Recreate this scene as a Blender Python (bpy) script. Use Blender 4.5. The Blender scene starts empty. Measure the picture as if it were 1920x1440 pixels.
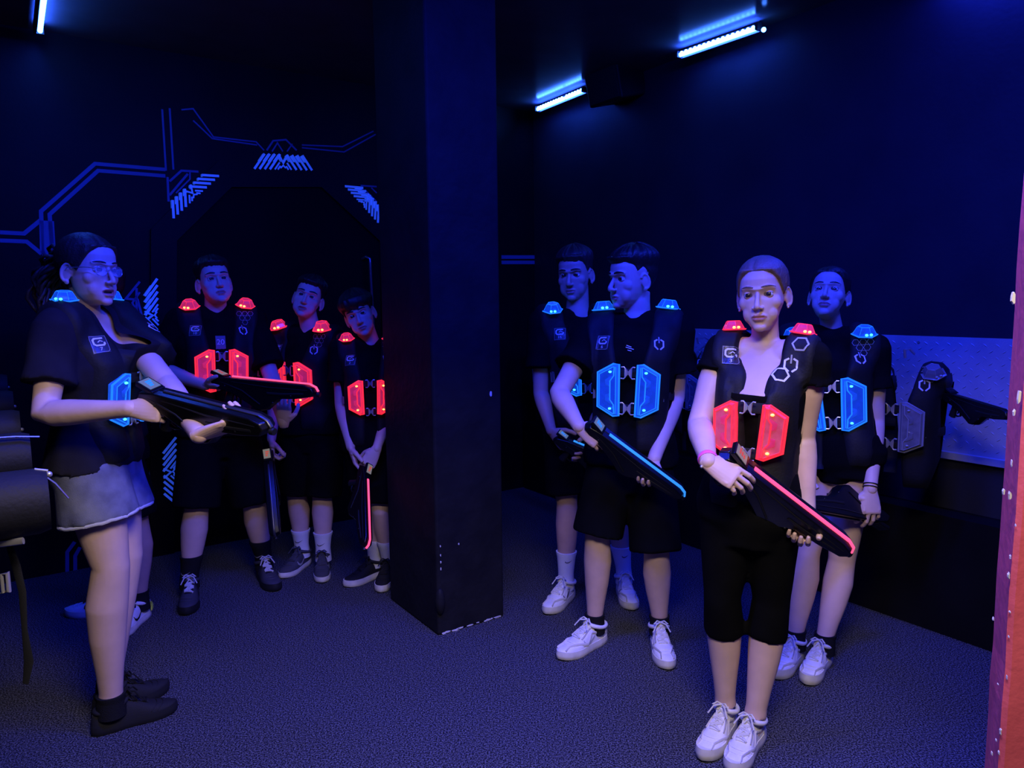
import bpy, math, random
import numpy as np
from mathutils import Vector, Matrix, noise
from mathutils.bvhtree import BVHTree

random.seed(7)
SC = bpy.context.scene
COL = SC.collection
PI = math.pi
V = Vector

# ------------------------------------------------------------------ camera
FPX, CX, CY, CAMZ = 1381.0, 960.0, 720.0, 1.45
ROT = Matrix(((0.99993527, 0.01137811, 0.0),
              (-0.00128345, 0.11279241, -0.99361775),
              (-0.01130549, 0.99355343, 0.11279972)))
cam_data = bpy.data.cameras.new('camera')
cam_data.sensor_width = 36.0
cam_data.lens = 36.0 * FPX / 1920.0
cam_data.clip_start = 0.05
cam = bpy.data.objects.new('camera', cam_data)
COL.objects.link(cam)
cam.matrix_world = Matrix.Translation((0, 0, CAMZ)) @ ROT.to_4x4()
SC.camera = cam

# ------------------------------------------------------------------ world, exposure, lamps outside the picture
SC.view_settings.view_transform = 'Standard'
SC.view_settings.look = 'None'
SC.view_settings.gamma = 1.0
SC.view_settings.use_curve_mapping = False
SC.view_settings.exposure = 0.0
world = bpy.data.worlds.new('world')
SC.world = world
world.use_nodes = True
world.node_tree.nodes['Background'].inputs[0].default_value = (0.0, 0.0, 0.0, 1)
world.node_tree.nodes['Background'].inputs[1].default_value = 0.0


def area(name, loc, target, sx, sy, col, power, spread=180):
    d = bpy.data.lights.new(name, 'AREA')
    d.shape = 'RECTANGLE'; d.size = sx; d.size_y = sy
    d.color = col; d.energy = power; d.spread = math.radians(spread)
    o = bpy.data.objects.new(name, d)
    COL.objects.link(o)
    o.location = loc
    o.rotation_euler = (V(target) - V(loc)).to_track_quat('-Z', 'Y').to_euler()
    return o


BLUE = (0.012, 0.03, 1.0)
# warm white ceiling lamp of the entrance room, shining in under the doorway's lintel, and blue tubes of the hall outside the frame
area('entrance_lamp', (0.25, 0.38, 2.62), (0.25, 1.9, 0.9), 0.9, 0.5, (1.0, 0.85, 0.78), 60.0)
area('blue_ceiling_lamp', (-0.4, 1.75, 2.80), (-0.5, 2.2, 0.0), 1.6, 0.12, BLUE, 90.0)
area('blue_ceiling_lamp', (0.9, 1.8, 2.80), (0.6, 2.3, 0.0), 1.0, 0.12, BLUE, 75.0)

# ------------------------------------------------------------------ finding places in the calibrated room


def ray(px, py):
    return ROT @ V((px - CX, -(py - CY), -FPX))


def at(px, py, Y):
    d = ray(px, py)
    return V((0, 0, CAMZ)) + d * (Y / d.y)


def fz(px, py, z=0.0):
    d = ray(px, py)
    return V((0, 0, CAMZ)) + d * ((z - CAMZ) / d.z)


D1 = V((0.8267, 0.5627, 0)).normalized()     # along the patterned wall, to the right and away
D2 = V((-0.5628, 0.8266, 0)).normalized()    # along the metal-plate wall, to the left and away
PA = V((-1.107, 4.815, 0))                   # a floor point of the patterned wall
PB = V((0.181, 5.693, 0))                    # where the two walls meet
ZC = 2.845


def on_plane(px, py, p0, n):
    d = ray(px, py)
    c = V((0, 0, CAMZ))
    return c + d * ((p0 - c).dot(n) / d.dot(n))


def on_a(px, py):
    return on_plane(px, py, PA, D2)


def on_b(px, py):
    return on_plane(px, py, PB, D1)


# ------------------------------------------------------------------ materials
MATS = {}


def mat(name, col, rough=0.6, spec=0.5, metal=0.0, emit=None, estr=0.0, bump=0.0, bscale=80.0, alpha=1.0,
        vary=0.0, vscale=12.0, coat=0.0, trans=0.0, sub=0.0):
    if name in MATS:
        return MATS[name]
    m = bpy.data.materials.new(name)
    m.use_nodes = True
    nt = m.node_tree
    b = nt.nodes['Principled BSDF']
    b.inputs['Base Color'].default_value = (*col, 1)
    b.inputs['Roughness'].default_value = rough
    b.inputs['Specular IOR Level'].default_value = spec
    b.inputs['Metallic'].default_value = metal
    b.inputs['Coat Weight'].default_value = coat
    b.inputs['Transmission Weight'].default_value = trans
    if sub:
        b.inputs['Subsurface Weight'].default_value = sub
        b.inputs['Subsurface Radius'].default_value = (0.012, 0.005, 0.003)
        b.inputs['Subsurface Scale'].default_value = 1.0
    b.inputs['Alpha'].default_value = alpha
    if emit:
        b.inputs['Emission Color'].default_value = (*emit, 1)
        b.inputs['Emission Strength'].default_value = estr
    tc = None
    if bump or vary:
        tc = nt.nodes.new('ShaderNodeTexCoord')
    if bump:
        n = nt.nodes.new('ShaderNodeTexNoise')
        n.inputs['Scale'].default_value = bscale
        n.inputs['Detail'].default_value = 6
        bp = nt.nodes.new('ShaderNodeBump')
        bp.inputs['Strength'].default_value = bump
        bp.inputs['Distance'].default_value = 0.004
        nt.links.new(tc.outputs['Object'], n.inputs['Vector'])
        nt.links.new(n.outputs['Fac'], bp.inputs['Height'])
        nt.links.new(bp.outputs['Normal'], b.inputs['Normal'])
    if vary:
        n2 = nt.nodes.new('ShaderNodeTexNoise')
        n2.inputs['Scale'].default_value = vscale
        n2.inputs['Detail'].default_value = 5
        mr = nt.nodes.new('ShaderNodeMapRange')
        mr.inputs['From Min'].default_value = 0.3
        mr.inputs['From Max'].default_value = 0.7
        mr.inputs['To Min'].default_value = 1 - vary
        mr.inputs['To Max'].default_value = 1 + vary
        mx = nt.nodes.new('ShaderNodeVectorMath')
        mx.operation = 'SCALE'
        mx.inputs[0].default_value = col
        nt.links.new(tc.outputs['Object'], n2.inputs['Vector'])
        nt.links.new(n2.outputs['Fac'], mr.inputs['Value'])
        nt.links.new(mr.outputs['Result'], mx.inputs['Scale'])
        nt.links.new(mx.outputs['Vector'], b.inputs['Base Color'])
    MATS[name] = m
    return m


SKIN = mat('skin', (0.62, 0.42, 0.34), 0.5, 0.35, bump=0.03, bscale=300, vary=0.06, vscale=18)
SKIN2 = mat('skin_tan', (0.50, 0.31, 0.24), 0.5, 0.35, bump=0.03, bscale=300, vary=0.06, vscale=18)
LIPS = mat('lips', (0.42, 0.17, 0.16), 0.4, 0.4)
EYEW = mat('eye_white', (0.75, 0.72, 0.70), 0.25, 0.5)
IRIS = mat('iris', (0.03, 0.025, 0.02), 0.15, 0.6)
HAIRD = mat('hair_dark', (0.012, 0.009, 0.008), 0.45, 0.4, bump=0.5, bscale=200)
HAIRB = mat('hair_brown', (0.03, 0.02, 0.015), 0.45, 0.4, bump=0.5, bscale=200)
HAIRL = mat('hair_light_brown', (0.16, 0.10, 0.07), 0.45, 0.4, bump=0.5, bscale=200)
TEE = mat('black_cotton', (0.0045, 0.0045, 0.005), 0.95, 0.04, bump=0.25, bscale=500, vary=0.3)
TEEN = mat('navy_cotton', (0.014, 0.013, 0.019), 0.95, 0.05, bump=0.25, bscale=500, vary=0.2)
SHORTB = mat('black_shorts', (0.0035, 0.0035, 0.004), 0.92, 0.04, bump=0.2, bscale=400, vary=0.2)
DENIM = mat('pale_denim', (0.15, 0.16, 0.23), 0.9, 0.2, bump=0.5, bscale=600, vary=0.35, vscale=14)
FRAY = mat('frayed_hem', (0.55, 0.55, 0.58), 0.95, 0.1, bump=0.8, bscale=400)
VEST = mat('vest_neoprene', (0.0075, 0.0075, 0.009), 0.66, 0.22, bump=0.25, bscale=120, vary=0.25)
WEB = mat('webbing', (0.012, 0.012, 0.014), 0.8, 0.2, bump=0.4, bscale=700)
PRINT = mat('reflective_print', (0.72, 0.70, 0.64), 0.5, 0.5)
PLAQ = mat('plaque_black', (0.03, 0.03, 0.035), 0.35, 0.5)
DIMSTEEL = mat('dull_steel', (0.22, 0.21, 0.21), 0.5, 0.4, metal=0.6)
OVERW = mat('white_overlay', (0.66, 0.63, 0.57), 0.5, 0.35, vary=0.10, vscale=30)
STEEL = mat('buckle_steel', (0.62, 0.60, 0.58), 0.35, 0.5, metal=0.75)
GUNB = mat('gun_black_plastic', (0.003, 0.003, 0.0035), 0.30, 0.35, bump=0.05, bscale=300)
GUNP = mat('gun_side_panel', (0.008, 0.008, 0.009), 0.45, 0.35)
SHOEW = mat('white_leather', (0.78, 0.76, 0.72), 0.55, 0.35, bump=0.15, bscale=150, vary=0.08, vscale=25)
SOLEW = mat('white_rubber', (0.70, 0.67, 0.58), 0.6, 0.3, vary=0.15, vscale=20)
LACEW = mat('white_lace', (0.72, 0.70, 0.62), 0.9, 0.1, bump=0.5, bscale=900)
SHOEB = mat('black_mesh', (0.014, 0.014, 0.016), 0.75, 0.25, bump=0.4, bscale=400)
SHOEG = mat('dark_grey_suede', (0.060, 0.060, 0.070), 0.9, 0.15, bump=0.3, bscale=400, vary=0.15)
SHOEC = mat('charcoal_leather', (0.045, 0.045, 0.055), 0.5, 0.4, bump=0.2, bscale=200)
SOLEB = mat('black_rubber', (0.012, 0.012, 0.013), 0.6, 0.3)
SOCKW = mat('white_sock', (0.75, 0.74, 0.72), 0.95, 0.1, bump=0.7, bscale=350)
SOCKB = mat('black_sock', (0.012, 0.012, 0.013), 0.95, 0.1, bump=0.7, bscale=350)
NEON = mat('neon_yellow', (0.70, 0.85, 0.10), 0.5, 0.3)
CORAL = mat('coral_heel', (0.75, 0.12, 0.07), 0.4, 0.4)
BLACKP = mat('black_print', (0.008, 0.008, 0.009), 0.5, 0.3)
GREYP = mat('grey_print', (0.40, 0.40, 0.38), 0.5, 0.3)
PINKB = mat('pink_band', (0.85, 0.12, 0.45), 0.6, 0.3)
METALW = mat('thin_frame_metal', (0.5, 0.5, 0.55), 0.3, 0.5, metal=0.9)
LENSM = mat('spectacle_lens', (0.9, 0.9, 1.0), 0.05, 0.5, alpha=0.12)
SCREEN = mat('screen', (0.05, 0.05, 0.06), 0.3, 0.5, emit=(0.75, 0.68, 0.60), estr=0.22)
SCREENB = mat('screen_blue', (0.05, 0.05, 0.06), 0.3, 0.5, emit=(0.3, 0.45, 0.8), estr=0.3)
SCRRED = mat('screen_symbol', (0.2, 0.02, 0.02), 0.3, 0.5, emit=(0.9, 0.12, 0.08), estr=0.5)
POD = {
    'red': dict(lens=mat('red_lens', (0.40, 0.12, 0.18), 0.22, 0.5, emit=(0.70, 0.030, 0.085), estr=0.13, alpha=0.66, vary=0.3, vscale=30),
                edge=mat('red_edge', (0.35, 0.04, 0.08), 0.2, 0.5, emit=(1.0, 0.028, 0.075), estr=0.62, alpha=0.9, vary=0.3, vscale=60),
                rim=mat('red_rim', (0.4, 0.02, 0.03), 0.3, 0.5, emit=(1.0, 0.022, 0.045), estr=1.25),
                led=mat('red_led', (1, 0.3, 0.1), 0.3, 0.5, emit=(1.0, 0.22, 0.03), estr=9.0),
                strip=mat('red_strip', (0.4, 0.02, 0.05), 0.25, 0.5, emit=(1.0, 0.07, 0.20), estr=1.7),
                dome=mat('red_dome', (0.30, 0.03, 0.10), 0.15, 0.5, emit=(0.95, 0.03, 0.16), estr=0.55, alpha=0.78, vary=0.3, vscale=40)),
    'blue': dict(lens=mat('blue_lens', (0.02, 0.06, 0.30), 0.22, 0.5, emit=(0.004, 0.05, 0.60), estr=0.30, alpha=0.76, vary=0.3, vscale=30),
                 edge=mat('blue_edge', (0.02, 0.06, 0.30), 0.2, 0.5, emit=(0.008, 0.11, 0.85), estr=0.65, alpha=0.9, vary=0.3, vscale=60),
                 rim=mat('blue_rim', (0.02, 0.1, 0.4), 0.3, 0.5, emit=(0.012, 0.22, 1.0), estr=1.0),
                 led=mat('blue_led', (0.1, 0.5, 1), 0.3, 0.5, emit=(0.03, 0.60, 1.0), estr=7.0),
                 strip=mat('blue_strip', (0.02, 0.1, 0.4), 0.25, 0.5, emit=(0.03, 0.28, 1.0), estr=1.1),
                 dome=mat('blue_dome', (0.02, 0.06, 0.30), 0.15, 0.5, emit=(0.008, 0.09, 0.80), estr=0.6, alpha=0.78, vary=0.3, vscale=40)),
    'dark': dict(strip=mat('dark_strip', (0.02, 0.02, 0.025), 0.3, 0.5)),
    'off': dict(lens=mat('unlit_lens', (0.14, 0.14, 0.16), 0.2, 0.5, alpha=0.9, vary=0.3, vscale=30),
                edge=mat('unlit_edge', (0.16, 0.16, 0.18), 0.2, 0.5, alpha=0.92),
                rim=mat('unlit_rim', (0.22, 0.22, 0.24), 0.25, 0.5),
                led=mat('unlit_led', (0.3, 0.3, 0.3), 0.3, 0.5),
                strip=mat('unlit_strip', (0.2, 0.2, 0.22), 0.3, 0.5),
                dome=mat('unlit_dome', (0.14, 0.14, 0.16), 0.2, 0.5, alpha=0.9)),
}

# ------------------------------------------------------------------ mesh helpers


class MB:
    def __init__(self):
        self.v, self.f, self.m = [], [], []

    def add(self, verts, faces, mi=0):
        o = len(self.v)
        self.v += [V(p) for p in verts]
        self.f += [tuple(i + o for i in f) for f in faces]
        self.m += [mi] * len(faces)

    def loft(self, rings, mi=0, cap=True, closed=False):
        n = len(rings[0])
        vs = [p for r in rings for p in r]
        fs = []
        k = len(rings)
        for i in range(k - 1 + (1 if closed else 0)):
            a, b = i * n, ((i + 1) % k) * n
            for j in range(n):
                j2 = (j + 1) % n
                fs.append((a + j, a + j2, b + j2, b + j))
        if cap and not closed:
            fs.append(tuple(reversed(range(n))))
            fs.append(tuple(range((k - 1) * n, k * n)))
        self.add(vs, fs, mi)

    def tube(self, pts, rad, n=12, mi=0, ref=None, closed=False, cap=True):
        pts = [V(p) for p in pts]
        k = len(pts)
        if not isinstance(rad, (list, tuple)):
            rad = [rad] * k
        rings = []
        prev = V(ref) if ref is not None else None
        for i in range(k):
            if closed:
                t = pts[(i + 1) % k] - pts[i - 1]
            else:
                t = pts[min(i + 1, k - 1)] - pts[max(i - 1, 0)]
            if t.length < 1e-9:
                t = V((0, 0, 1))
            t.normalize()
            if prev is None:
                prev = V((0, 0, 1)) if abs(t.z) < 0.9 else V((1, 0, 0))
            a = (prev if ref is None else V(ref)) - t * (prev if ref is None else V(ref)).dot(t)
            if a.length < 1e-6:
                a = t.orthogonal()
            a.normalize()
            b = t.cross(a)
            prev = a
            r = rad[i]
            ra, rb = r if isinstance(r, (tuple, list)) else (r, r)
            rings.append([pts[i] + a * (ra * math.cos(2 * PI * j / n)) + b * (rb * math.sin(2 * PI * j / n)) for j in range(n)])
        self.loft(rings, mi, cap, closed)

    def ball(self, c, r, M=None, mi=0, nu=16, nv=10):
        c = V(c)
        r = (r, r, r) if not isinstance(r, (tuple, list)) else r
        rings = []
        for i in range(1, nv):
            ph = PI * i / nv
            ring = []
            for j in range(nu):
                th = 2 * PI * j / nu
                p = V((r[0] * math.sin(ph) * math.cos(th), r[1] * math.sin(ph) * math.sin(th), -r[2] * math.cos(ph)))
                ring.append(c + (M @ p if M else p))
            rings.append(ring)
        self.loft(rings, mi, True)

    def bevel_cap(self, poly, o, ax, ay, az, d0, d1, inset, mi_side, mi_cap):
        """sloping border of even width round a flat cap"""
        n = len(poly)
        inn = []
        for i in range(n):
            p, a, b = V(poly[i]), V(poly[i - 1]), V(poly[(i + 1) % n])
            e1, e2 = (p - a).normalized(), (b - p).normalized()
            n1, n2 = V((e1.y, -e1.x)), V((e2.y, -e2.x))
            m = (n1 + n2).normalized()
            inn.append(p - m * (inset / max(.4, m.dot(n1))) * (1 if True else -1))
        ar = sum(poly[i - 1][0] * poly[i][1] - poly[i][0] * poly[i - 1][1] for i in range(n))
        if ar < 0:
            inn = [V(p) * 2 - q for p, q in zip(poly, inn)]
        vs = [o + ax * p[0] + ay * p[1] + az * d0 for p in poly] + [o + ax * p[0] + ay * p[1] + az * d1 for p in inn]
        self.add(vs, [(i, (i + 1) % n, n + (i + 1) % n, n + i) for i in range(n)], mi_side)
        self.add(vs[n:], [tuple(range(n))], mi_cap)
        return inn

    def box(self, c, s, M=None, mi=0):
        c = V(c)
        vs = []
        for z in (-1, 1):
            for x, y in ((-1, -1), (1, -1), (1, 1), (-1, 1)):
                p = V((x * s[0] / 2, y * s[1] / 2, z * s[2] / 2))
                vs.append(c + (M @ p if M else p))
        self.add(vs, [(3, 2, 1, 0), (4, 5, 6, 7), (0, 1, 5, 4), (1, 2, 6, 5), (2, 3, 7, 6), (3, 0, 4, 7)], mi)

    def prism(self, poly, o, ax, ay, az, d0, d1, inset=0.0, mi=0):
        """polygon in the (ax, ay) plane at o, from az*d0 to az*d1, the far side drawn in by inset"""
        o = V(o)
        n = len(poly)
        cx = sum(p[0] for p in poly) / n
        cy = sum(p[1] for p in poly) / n
        vs = [o + ax * p[0] + ay * p[1] + az * d0 for p in poly]
        for p in poly:
            dx, dy = p[0] - cx, p[1] - cy
            l = math.hypot(dx, dy) or 1
            k = max(0.0, 1 - inset / l)
            vs.append(o + ax * (cx + dx * k) + ay * (cy + dy * k) + az * d1)
        fs = [tuple(reversed(range(n))), tuple(range(n, 2 * n))]
        for i in range(n):
            j = (i + 1) % n
            fs.append((i, j, n + j, n + i))
        self.add(vs, fs, mi)


ORG = {}


def props(o, label=None, cat=None, group=None, kind=None):
    if label: o['label'] = label
    if cat: o['category'] = cat
    if group: o['group'] = group
    if kind: o['kind'] = kind
    return o


def empty(name, loc, label, cat, group=None, M=None):
    o = bpy.data.objects.new(name, None)
    COL.objects.link(o)
    o.empty_display_size = 0.1
    if M is not None:
        o.matrix_world = M
        ORG[o.name] = V((0, 0, 0))
    else:
        o.location = loc
        ORG[o.name] = V(loc)
    return props(o, label, cat, group)


def mesh_obj(name, verts, faces, mats, parent=None, midx=None, smooth=True, label=None, sharp=None):
    og = ORG[parent.name] if parent is not None else V((0, 0, 0))
    me = bpy.data.meshes.new(name)
    me.from_pydata([V(p) - og for p in verts], [], faces)
    if not isinstance(mats, (list, tuple)):
        mats = [mats]
    for m in mats:
        me.materials.append(m)
    if midx is not None:
        me.polygons.foreach_set('material_index', midx)
    if smooth:
        me.polygons.foreach_set('use_smooth', [True] * len(me.polygons))
        if sharp:
            me.set_sharp_from_angle(angle=math.radians(sharp))
    me.validate()
    me.update()
    o = bpy.data.objects.new(name, me)
    COL.objects.link(o)
    if parent is not None:
        o.parent = parent
        ORG[o.name] = og
    if label:
        o['label'] = label
    return o


def put(name, mb, mats, parent=None, smooth=True, sharp=35, label=None):
    # each closed piece wound outward
    import bmesh
    o = mesh_obj(name, mb.v, mb.f, mats, parent, mb.m, smooth, label, None)
    bm = bmesh.new()
    bm.from_mesh(o.data)
    bmesh.ops.recalc_face_normals(bm, faces=bm.faces)
    bm.to_mesh(o.data)
    bm.free()
    if smooth and sharp:
        o.data.set_sharp_from_angle(angle=math.radians(sharp))
    return o


def bevel(o, w, seg=2):
    m = o.modifiers.new('bevel', 'BEVEL')
    m.width = w; m.segments = seg; m.limit_method = 'ANGLE'; m.angle_limit = math.radians(40)
    return o


def remesh(mb, vox, smooth=4, fac=0.5):
    me = bpy.data.meshes.new('tmp')
    me.from_pydata(mb.v, [], mb.f)
    o = bpy.data.objects.new('tmp', me)
    COL.objects.link(o)
    r = o.modifiers.new('r', 'REMESH')
    r.mode = 'VOXEL'; r.voxel_size = vox; r.adaptivity = 0.0
    if smooth:
        s = o.modifiers.new('s', 'SMOOTH')
        s.factor = fac; s.iterations = smooth
    dg = bpy.context.evaluated_depsgraph_get()
    ev = o.evaluated_get(dg)
    m2 = ev.to_mesh()
    n = len(m2.vertices)
    co = np.empty(n * 3)
    m2.vertices.foreach_get('co', co)
    fs = [tuple(p.vertices) for p in m2.polygons]
    ev.to_mesh_clear()
    bpy.data.objects.remove(o)
    bpy.data.meshes.remove(me)
    return co.reshape(-1, 3), fs


def sstep(a, b, x):
    if a == b:
        return 1.0 if x > a else 0.0
    t = min(1.0, max(0.0, (x - a) / (b - a)))
    return t * t * (3 - 2 * t)


def lerp_tab(tab, x):
    if x <= tab[0][0]:
        return tab[0][1:]
    for a, b in zip(tab, tab[1:]):
        if x <= b[0]:
            k = (x - a[0]) / (b[0] - a[0])
            return tuple(p + (q - p) * k for p, q in zip(a[1:], b[1:]))
    return tab[-1][1:]


def folds(co, amp, sc, seed=0.0):
    out = co.copy()
    for i, p in enumerate(co):
        q = V((p[0] * sc + seed, p[1] * sc, p[2] * sc * 0.6))
        d = noise.noise_vector(q) * amp
        out[i] += d
    return out
# ------------------------------------------------------------------ people


def frame_from(f, up):
    f = f.normalized()
    r = f.cross(up).normalized()
    u = r.cross(f).normalized()
    return Matrix((r, f, u)).transposed()          # columns: right, forward, up


def head_frame(yaw, pitch, roll):
    y, p, r = map(math.radians, (yaw, pitch, roll))
    f = V((math.sin(y) * math.cos(p), -math.cos(y) * math.cos(p), math.sin(p)))
    M = frame_from(f, V((0, 0, 1)))
    return M @ Matrix.Rotation(r, 3, 'Y')


def head_core(mb, M, c, s, fem, jaw):
    def P(x, y, z):
        return c + M @ (V((x, y, z)) * s)
    mb.ball(c + M @ (V((0, -0.014, 0.034)) * s), (0.0735 * s, 0.094 * s, 0.080 * s), M, nu=28, nv=20)
    rows = [(0.075, .056, .078, -.02), (.05, .064, .086, -.03), (.02, .0665, .086, -.035), (0.0, .067, .084, -.03), (-.03, .065, .083, -.02),
            (-.055, .059 * jaw, .083, -.015), (-.08, .050 * jaw, .083, -.006), (-.098, .038 * jaw, .080, .008), (-.112, .022, .072, .028)]
    rings = []
    for z, w, yf, yb in rows:
        ring = []
        for j in range(32):
            th = 2 * PI * j / 32
            cx, sy = math.cos(th), math.sin(th)
            ex = 0.80
            x = w * math.copysign(abs(cx) ** ex, cx)
            yc = (yf + yb) / 2 - 0.012
            ry = (yf - yb) / 2 + 0.012
            y = yc + ry * math.copysign(abs(sy) ** (0.92 if sy > 0 else 1), sy)
            ring.append(P(x, y, z))
        rings.append(ring)
    mb.loft(rings)


def build_head(M, c, s, fem, neck_pts, neck_r, jaw=1.0, mouth=0.0):
    def P(x, y, z):
        return c + M @ (V((x, y, z)) * s)
    mb = MB()
    head_core(mb, M, c, s, fem, jaw)
    core = BVHTree.FromPolygons(mb.v, mb.f)
    # nose
    mb.tube([P(0, .080, .012), P(0, .090, -.008), P(0, .099, -.026), P(0, .103, -.036)], [(.0075 if not fem else .0062) * s, (.008 if not fem else .0066) * s, (.0095 if not fem else .0078) * s, (.0105 if not fem else .0088) * s])
    mb.ball(P(0, .101, -.038), (.0112 if not fem else .0096) * s)
    for x in (-1, 1):
        mb.ball(P(.0115 * x, .0925, -.041), (.0075 * s, .0085 * s, .0065 * s), M)
        mb.ball(P(.038 * x, .0500, -.024), (.027 * s, .0225 * s, .028 * s), M)
        if not fem:
            mb.ball(P(.028 * x, .0530, -.058), (.030 * s, .0235 * s, .038 * s), M)
        else:
            mb.ball(P(.025 * x, .0530, -.056), (.029 * s, .0235 * s, .036 * s), M)
        # ear: flat shell, rim, lobe
        E = M @ Matrix.Rotation(x * 0.42, 3, 'Z') @ Matrix.Rotation(-0.18, 3, 'X')
        ec = P(.0735 * x, -.010, -.012)
        mb.ball(ec, (.0055 * s, .015 * s, .027 * s), E)
        rim = []
        for k in range(13):
            a = math.radians(-120 + k * 22.5)
            rim.append(ec + E @ (V((x * .004, -.0165 * math.cos(a) - .001, .0285 * math.sin(a) + .002)) * s))
        mb.tube(rim, .0042 * s, 8)
        mb.ball(ec + E @ (V((x * .001, .004, -.028)) * s), (.005 * s, .008 * s, .009 * s), E)
    br = .0082 if not fem else .0045
    mb.tube([P(-.05, .066, .020), P(-.03, .081, .024), P(-.010, .086, .017), P(.010, .086, .017), P(.03, .081, .024), P(.05, .066, .020)], br * s)
    # lips, chin
    mo = mouth
    mb.tube([P(-.023, .078, -.068), P(-.011, .087, -.0645 + mo * .3), P(0, .0885, -.0655 + mo * .3), P(.011, .087, -.0645 + mo * .3), P(.023, .078, -.068)], [.003 * s, .0052 * s, .0055 * s, .0052 * s, .003 * s])
    mb.tube([P(-.021, .078, -.072 - mo * .4), P(-.010, .086, -.0765 - mo), P(.010, .086, -.0765 - mo), P(.021, .078, -.072 - mo * .4)], [.003 * s, .0062 * s, .0062 * s, .003 * s])
    mb.ball(P(0, .070, -.101), (.021 * s, .017 * s, .015 * s), M)
    # neck
    mb.tube(neck_pts, neck_r, 24)
    co, fs = remesh(mb, 0.0027, 5, 0.5)
    Mi = M.inverted()
    mw = np.array(M.to_3x3())
    loc = (co - np.array(c)) @ mw / s          # into head axes
    x, y, z = loc[:, 0], loc[:, 1], loc[:, 2]
    front = y > 0.035
    push = np.zeros(len(co))
    for sx in (-1, 1):
        g = np.exp(-(((x - sx * .031) / .0165) ** 2 + ((z - .001) / .0105) ** 2))
        push += -.0125 * g * front
        g = np.exp(-(((x - sx * .006) / .004) ** 2 + ((z + .047) / .003) ** 2 + ((y - .095) / .012) ** 2))
        push += -.004 * g * front
    zm = -.0705 - mo * .35
    g = np.exp(-((z - zm) / (.0024 + mo * .9)) ** 2) * (1 / (1 + np.exp((np.abs(x) - .0185) / .0022)))
    push += -(.0045 + mo * 1.6) * g * (y > .055)
    g = np.exp(-((x / .006) ** 2 + ((z + .055) / .008) ** 2))
    push += -.0022 * g * front
    loc[:, 1] += push
    co2 = np.array(c) + (loc * s) @ mw.T
    # lips by place
    lipf = []
    for i, f in enumerate(fs):
        q = loc[list(f)].mean(axis=0)
        w = 1 - (q[0] / .024) ** 2
        inl = w > 0 and q[1] > .06 and (-.0720 - .0090 * w - mo) < q[2] < (-.0700 + .0080 * w ** .7 + mo * .3)
        lipf.append(1 if inl else 0)
    return co2, fs, lipf, core


def hair_shell(M, c, s, core, fn, nu=120, nv=70):
    o = c + M @ (V((0, -.012, .025)) * s)
    rings = []
    for i in range(1, nv):
        ph = PI * i / nv
        ring = []
        for j in range(nu):
            th = 2 * PI * j / nu
            d = V((math.sin(ph) * math.cos(th), math.sin(ph) * math.sin(th), -math.cos(ph)))
            wd = (M @ d).normalized()
            hit = core.ray_cast(o + wd * .4, -wd)
            p = hit[0] if hit[0] is not None else o + wd * .05
            l = M.transposed() @ (p - c) / s
            h = fn(l, d, th, ph)
            ring.append(p + wd * h * s)
        rings.append(ring)
    mb = MB()
    mb.loft(rings)
    return mb


HL = [(-.12, -.062), (-.07, -.062), (-.045, -.050), (-.028, -.02), (-.018, .020), (.0, .022), (.012, .012), (.022, .004), (.034, .030), (.05, .052), (.065, .070), (.09, .080)]


HLB = [(-.12, -.062), (-.07, -.062), (-.045, -.050), (-.028, -.02), (-.018, .012), (.0, .012), (.012, .0), (.022, -.008), (.034, .006), (.05, .030), (.065, .056), (.078, .074), (.09, .080)]


def hairfn(style):
    def fn(l, d, th, ph):
        base = lerp_tab(HL, l.y)[0]
        n1 = noise.noise(V((th * 9, l.z * 14, 3.1)))
        n2 = noise.noise(V((th * 30, l.z * 40, 7.7)))
        top = sstep(.035, .085, l.z)
        if style == 'crop':                   # short sides, textured top with a short fringe
            line = base - (.018 * sstep(.05, .085, l.y)) + .007 * n1
            T = .004 + (.019 + .009 * n1 + .004 * n2) * top + .004 * sstep(.06, .09, l.y)
        elif style == 'fringe':               # long uneven fringe hanging over the brow
            jag = .016 * noise.noise(V((l.x * 75, 0.4, 1.3)))
            line = base - (.046 * sstep(.03, .075, l.y)) + jag * sstep(.03, .07, l.y)
            T = .008 + (.022 + .008 * n1) * sstep(.02, .07, l.z) + .010 * sstep(.05, .085, l.y)
        elif style == 'swept':                # quiff swept to one side
            line = base - .016 * sstep(.05, .085, l.y) + .006 * n1 + .22 * l.x * sstep(.04, .08, l.y) * .5
            T = .004 + (.022 + .007 * n1 + .003 * n2) * top + .012 * sstep(.06, .09, l.y) * sstep(.05, .08, l.z)
        elif style == 'skin_fade':            # thick flat top, sides cut close
            line = base + .02 * (1 - sstep(.03, .06, l.y)) * sstep(-.03, 0, l.y) + (.022 if l.y < -.02 else 0) - .020 * sstep(.055, .085, l.y)
            T = .003 + (.026 + .007 * n1 + .003 * n2) * sstep(.045, .085, l.z)
        else:                                 # pulled back tight
            part = abs(l.x - .012)
            line = lerp_tab(HLB, l.y)[0] + .003 * n1
            T = .007 + .006 * sstep(.03, .09, l.z) + .0015 * noise.noise(V((th * 50, ph * 5, 1))) + .001 * n2
            T -= .004 * math.exp(-(part / .006) ** 2) * sstep(.0, .05, l.y)
        k = sstep(line - .004, line + .012, l.z)
        return -.006 + (T + .006) * k
    return fn


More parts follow.
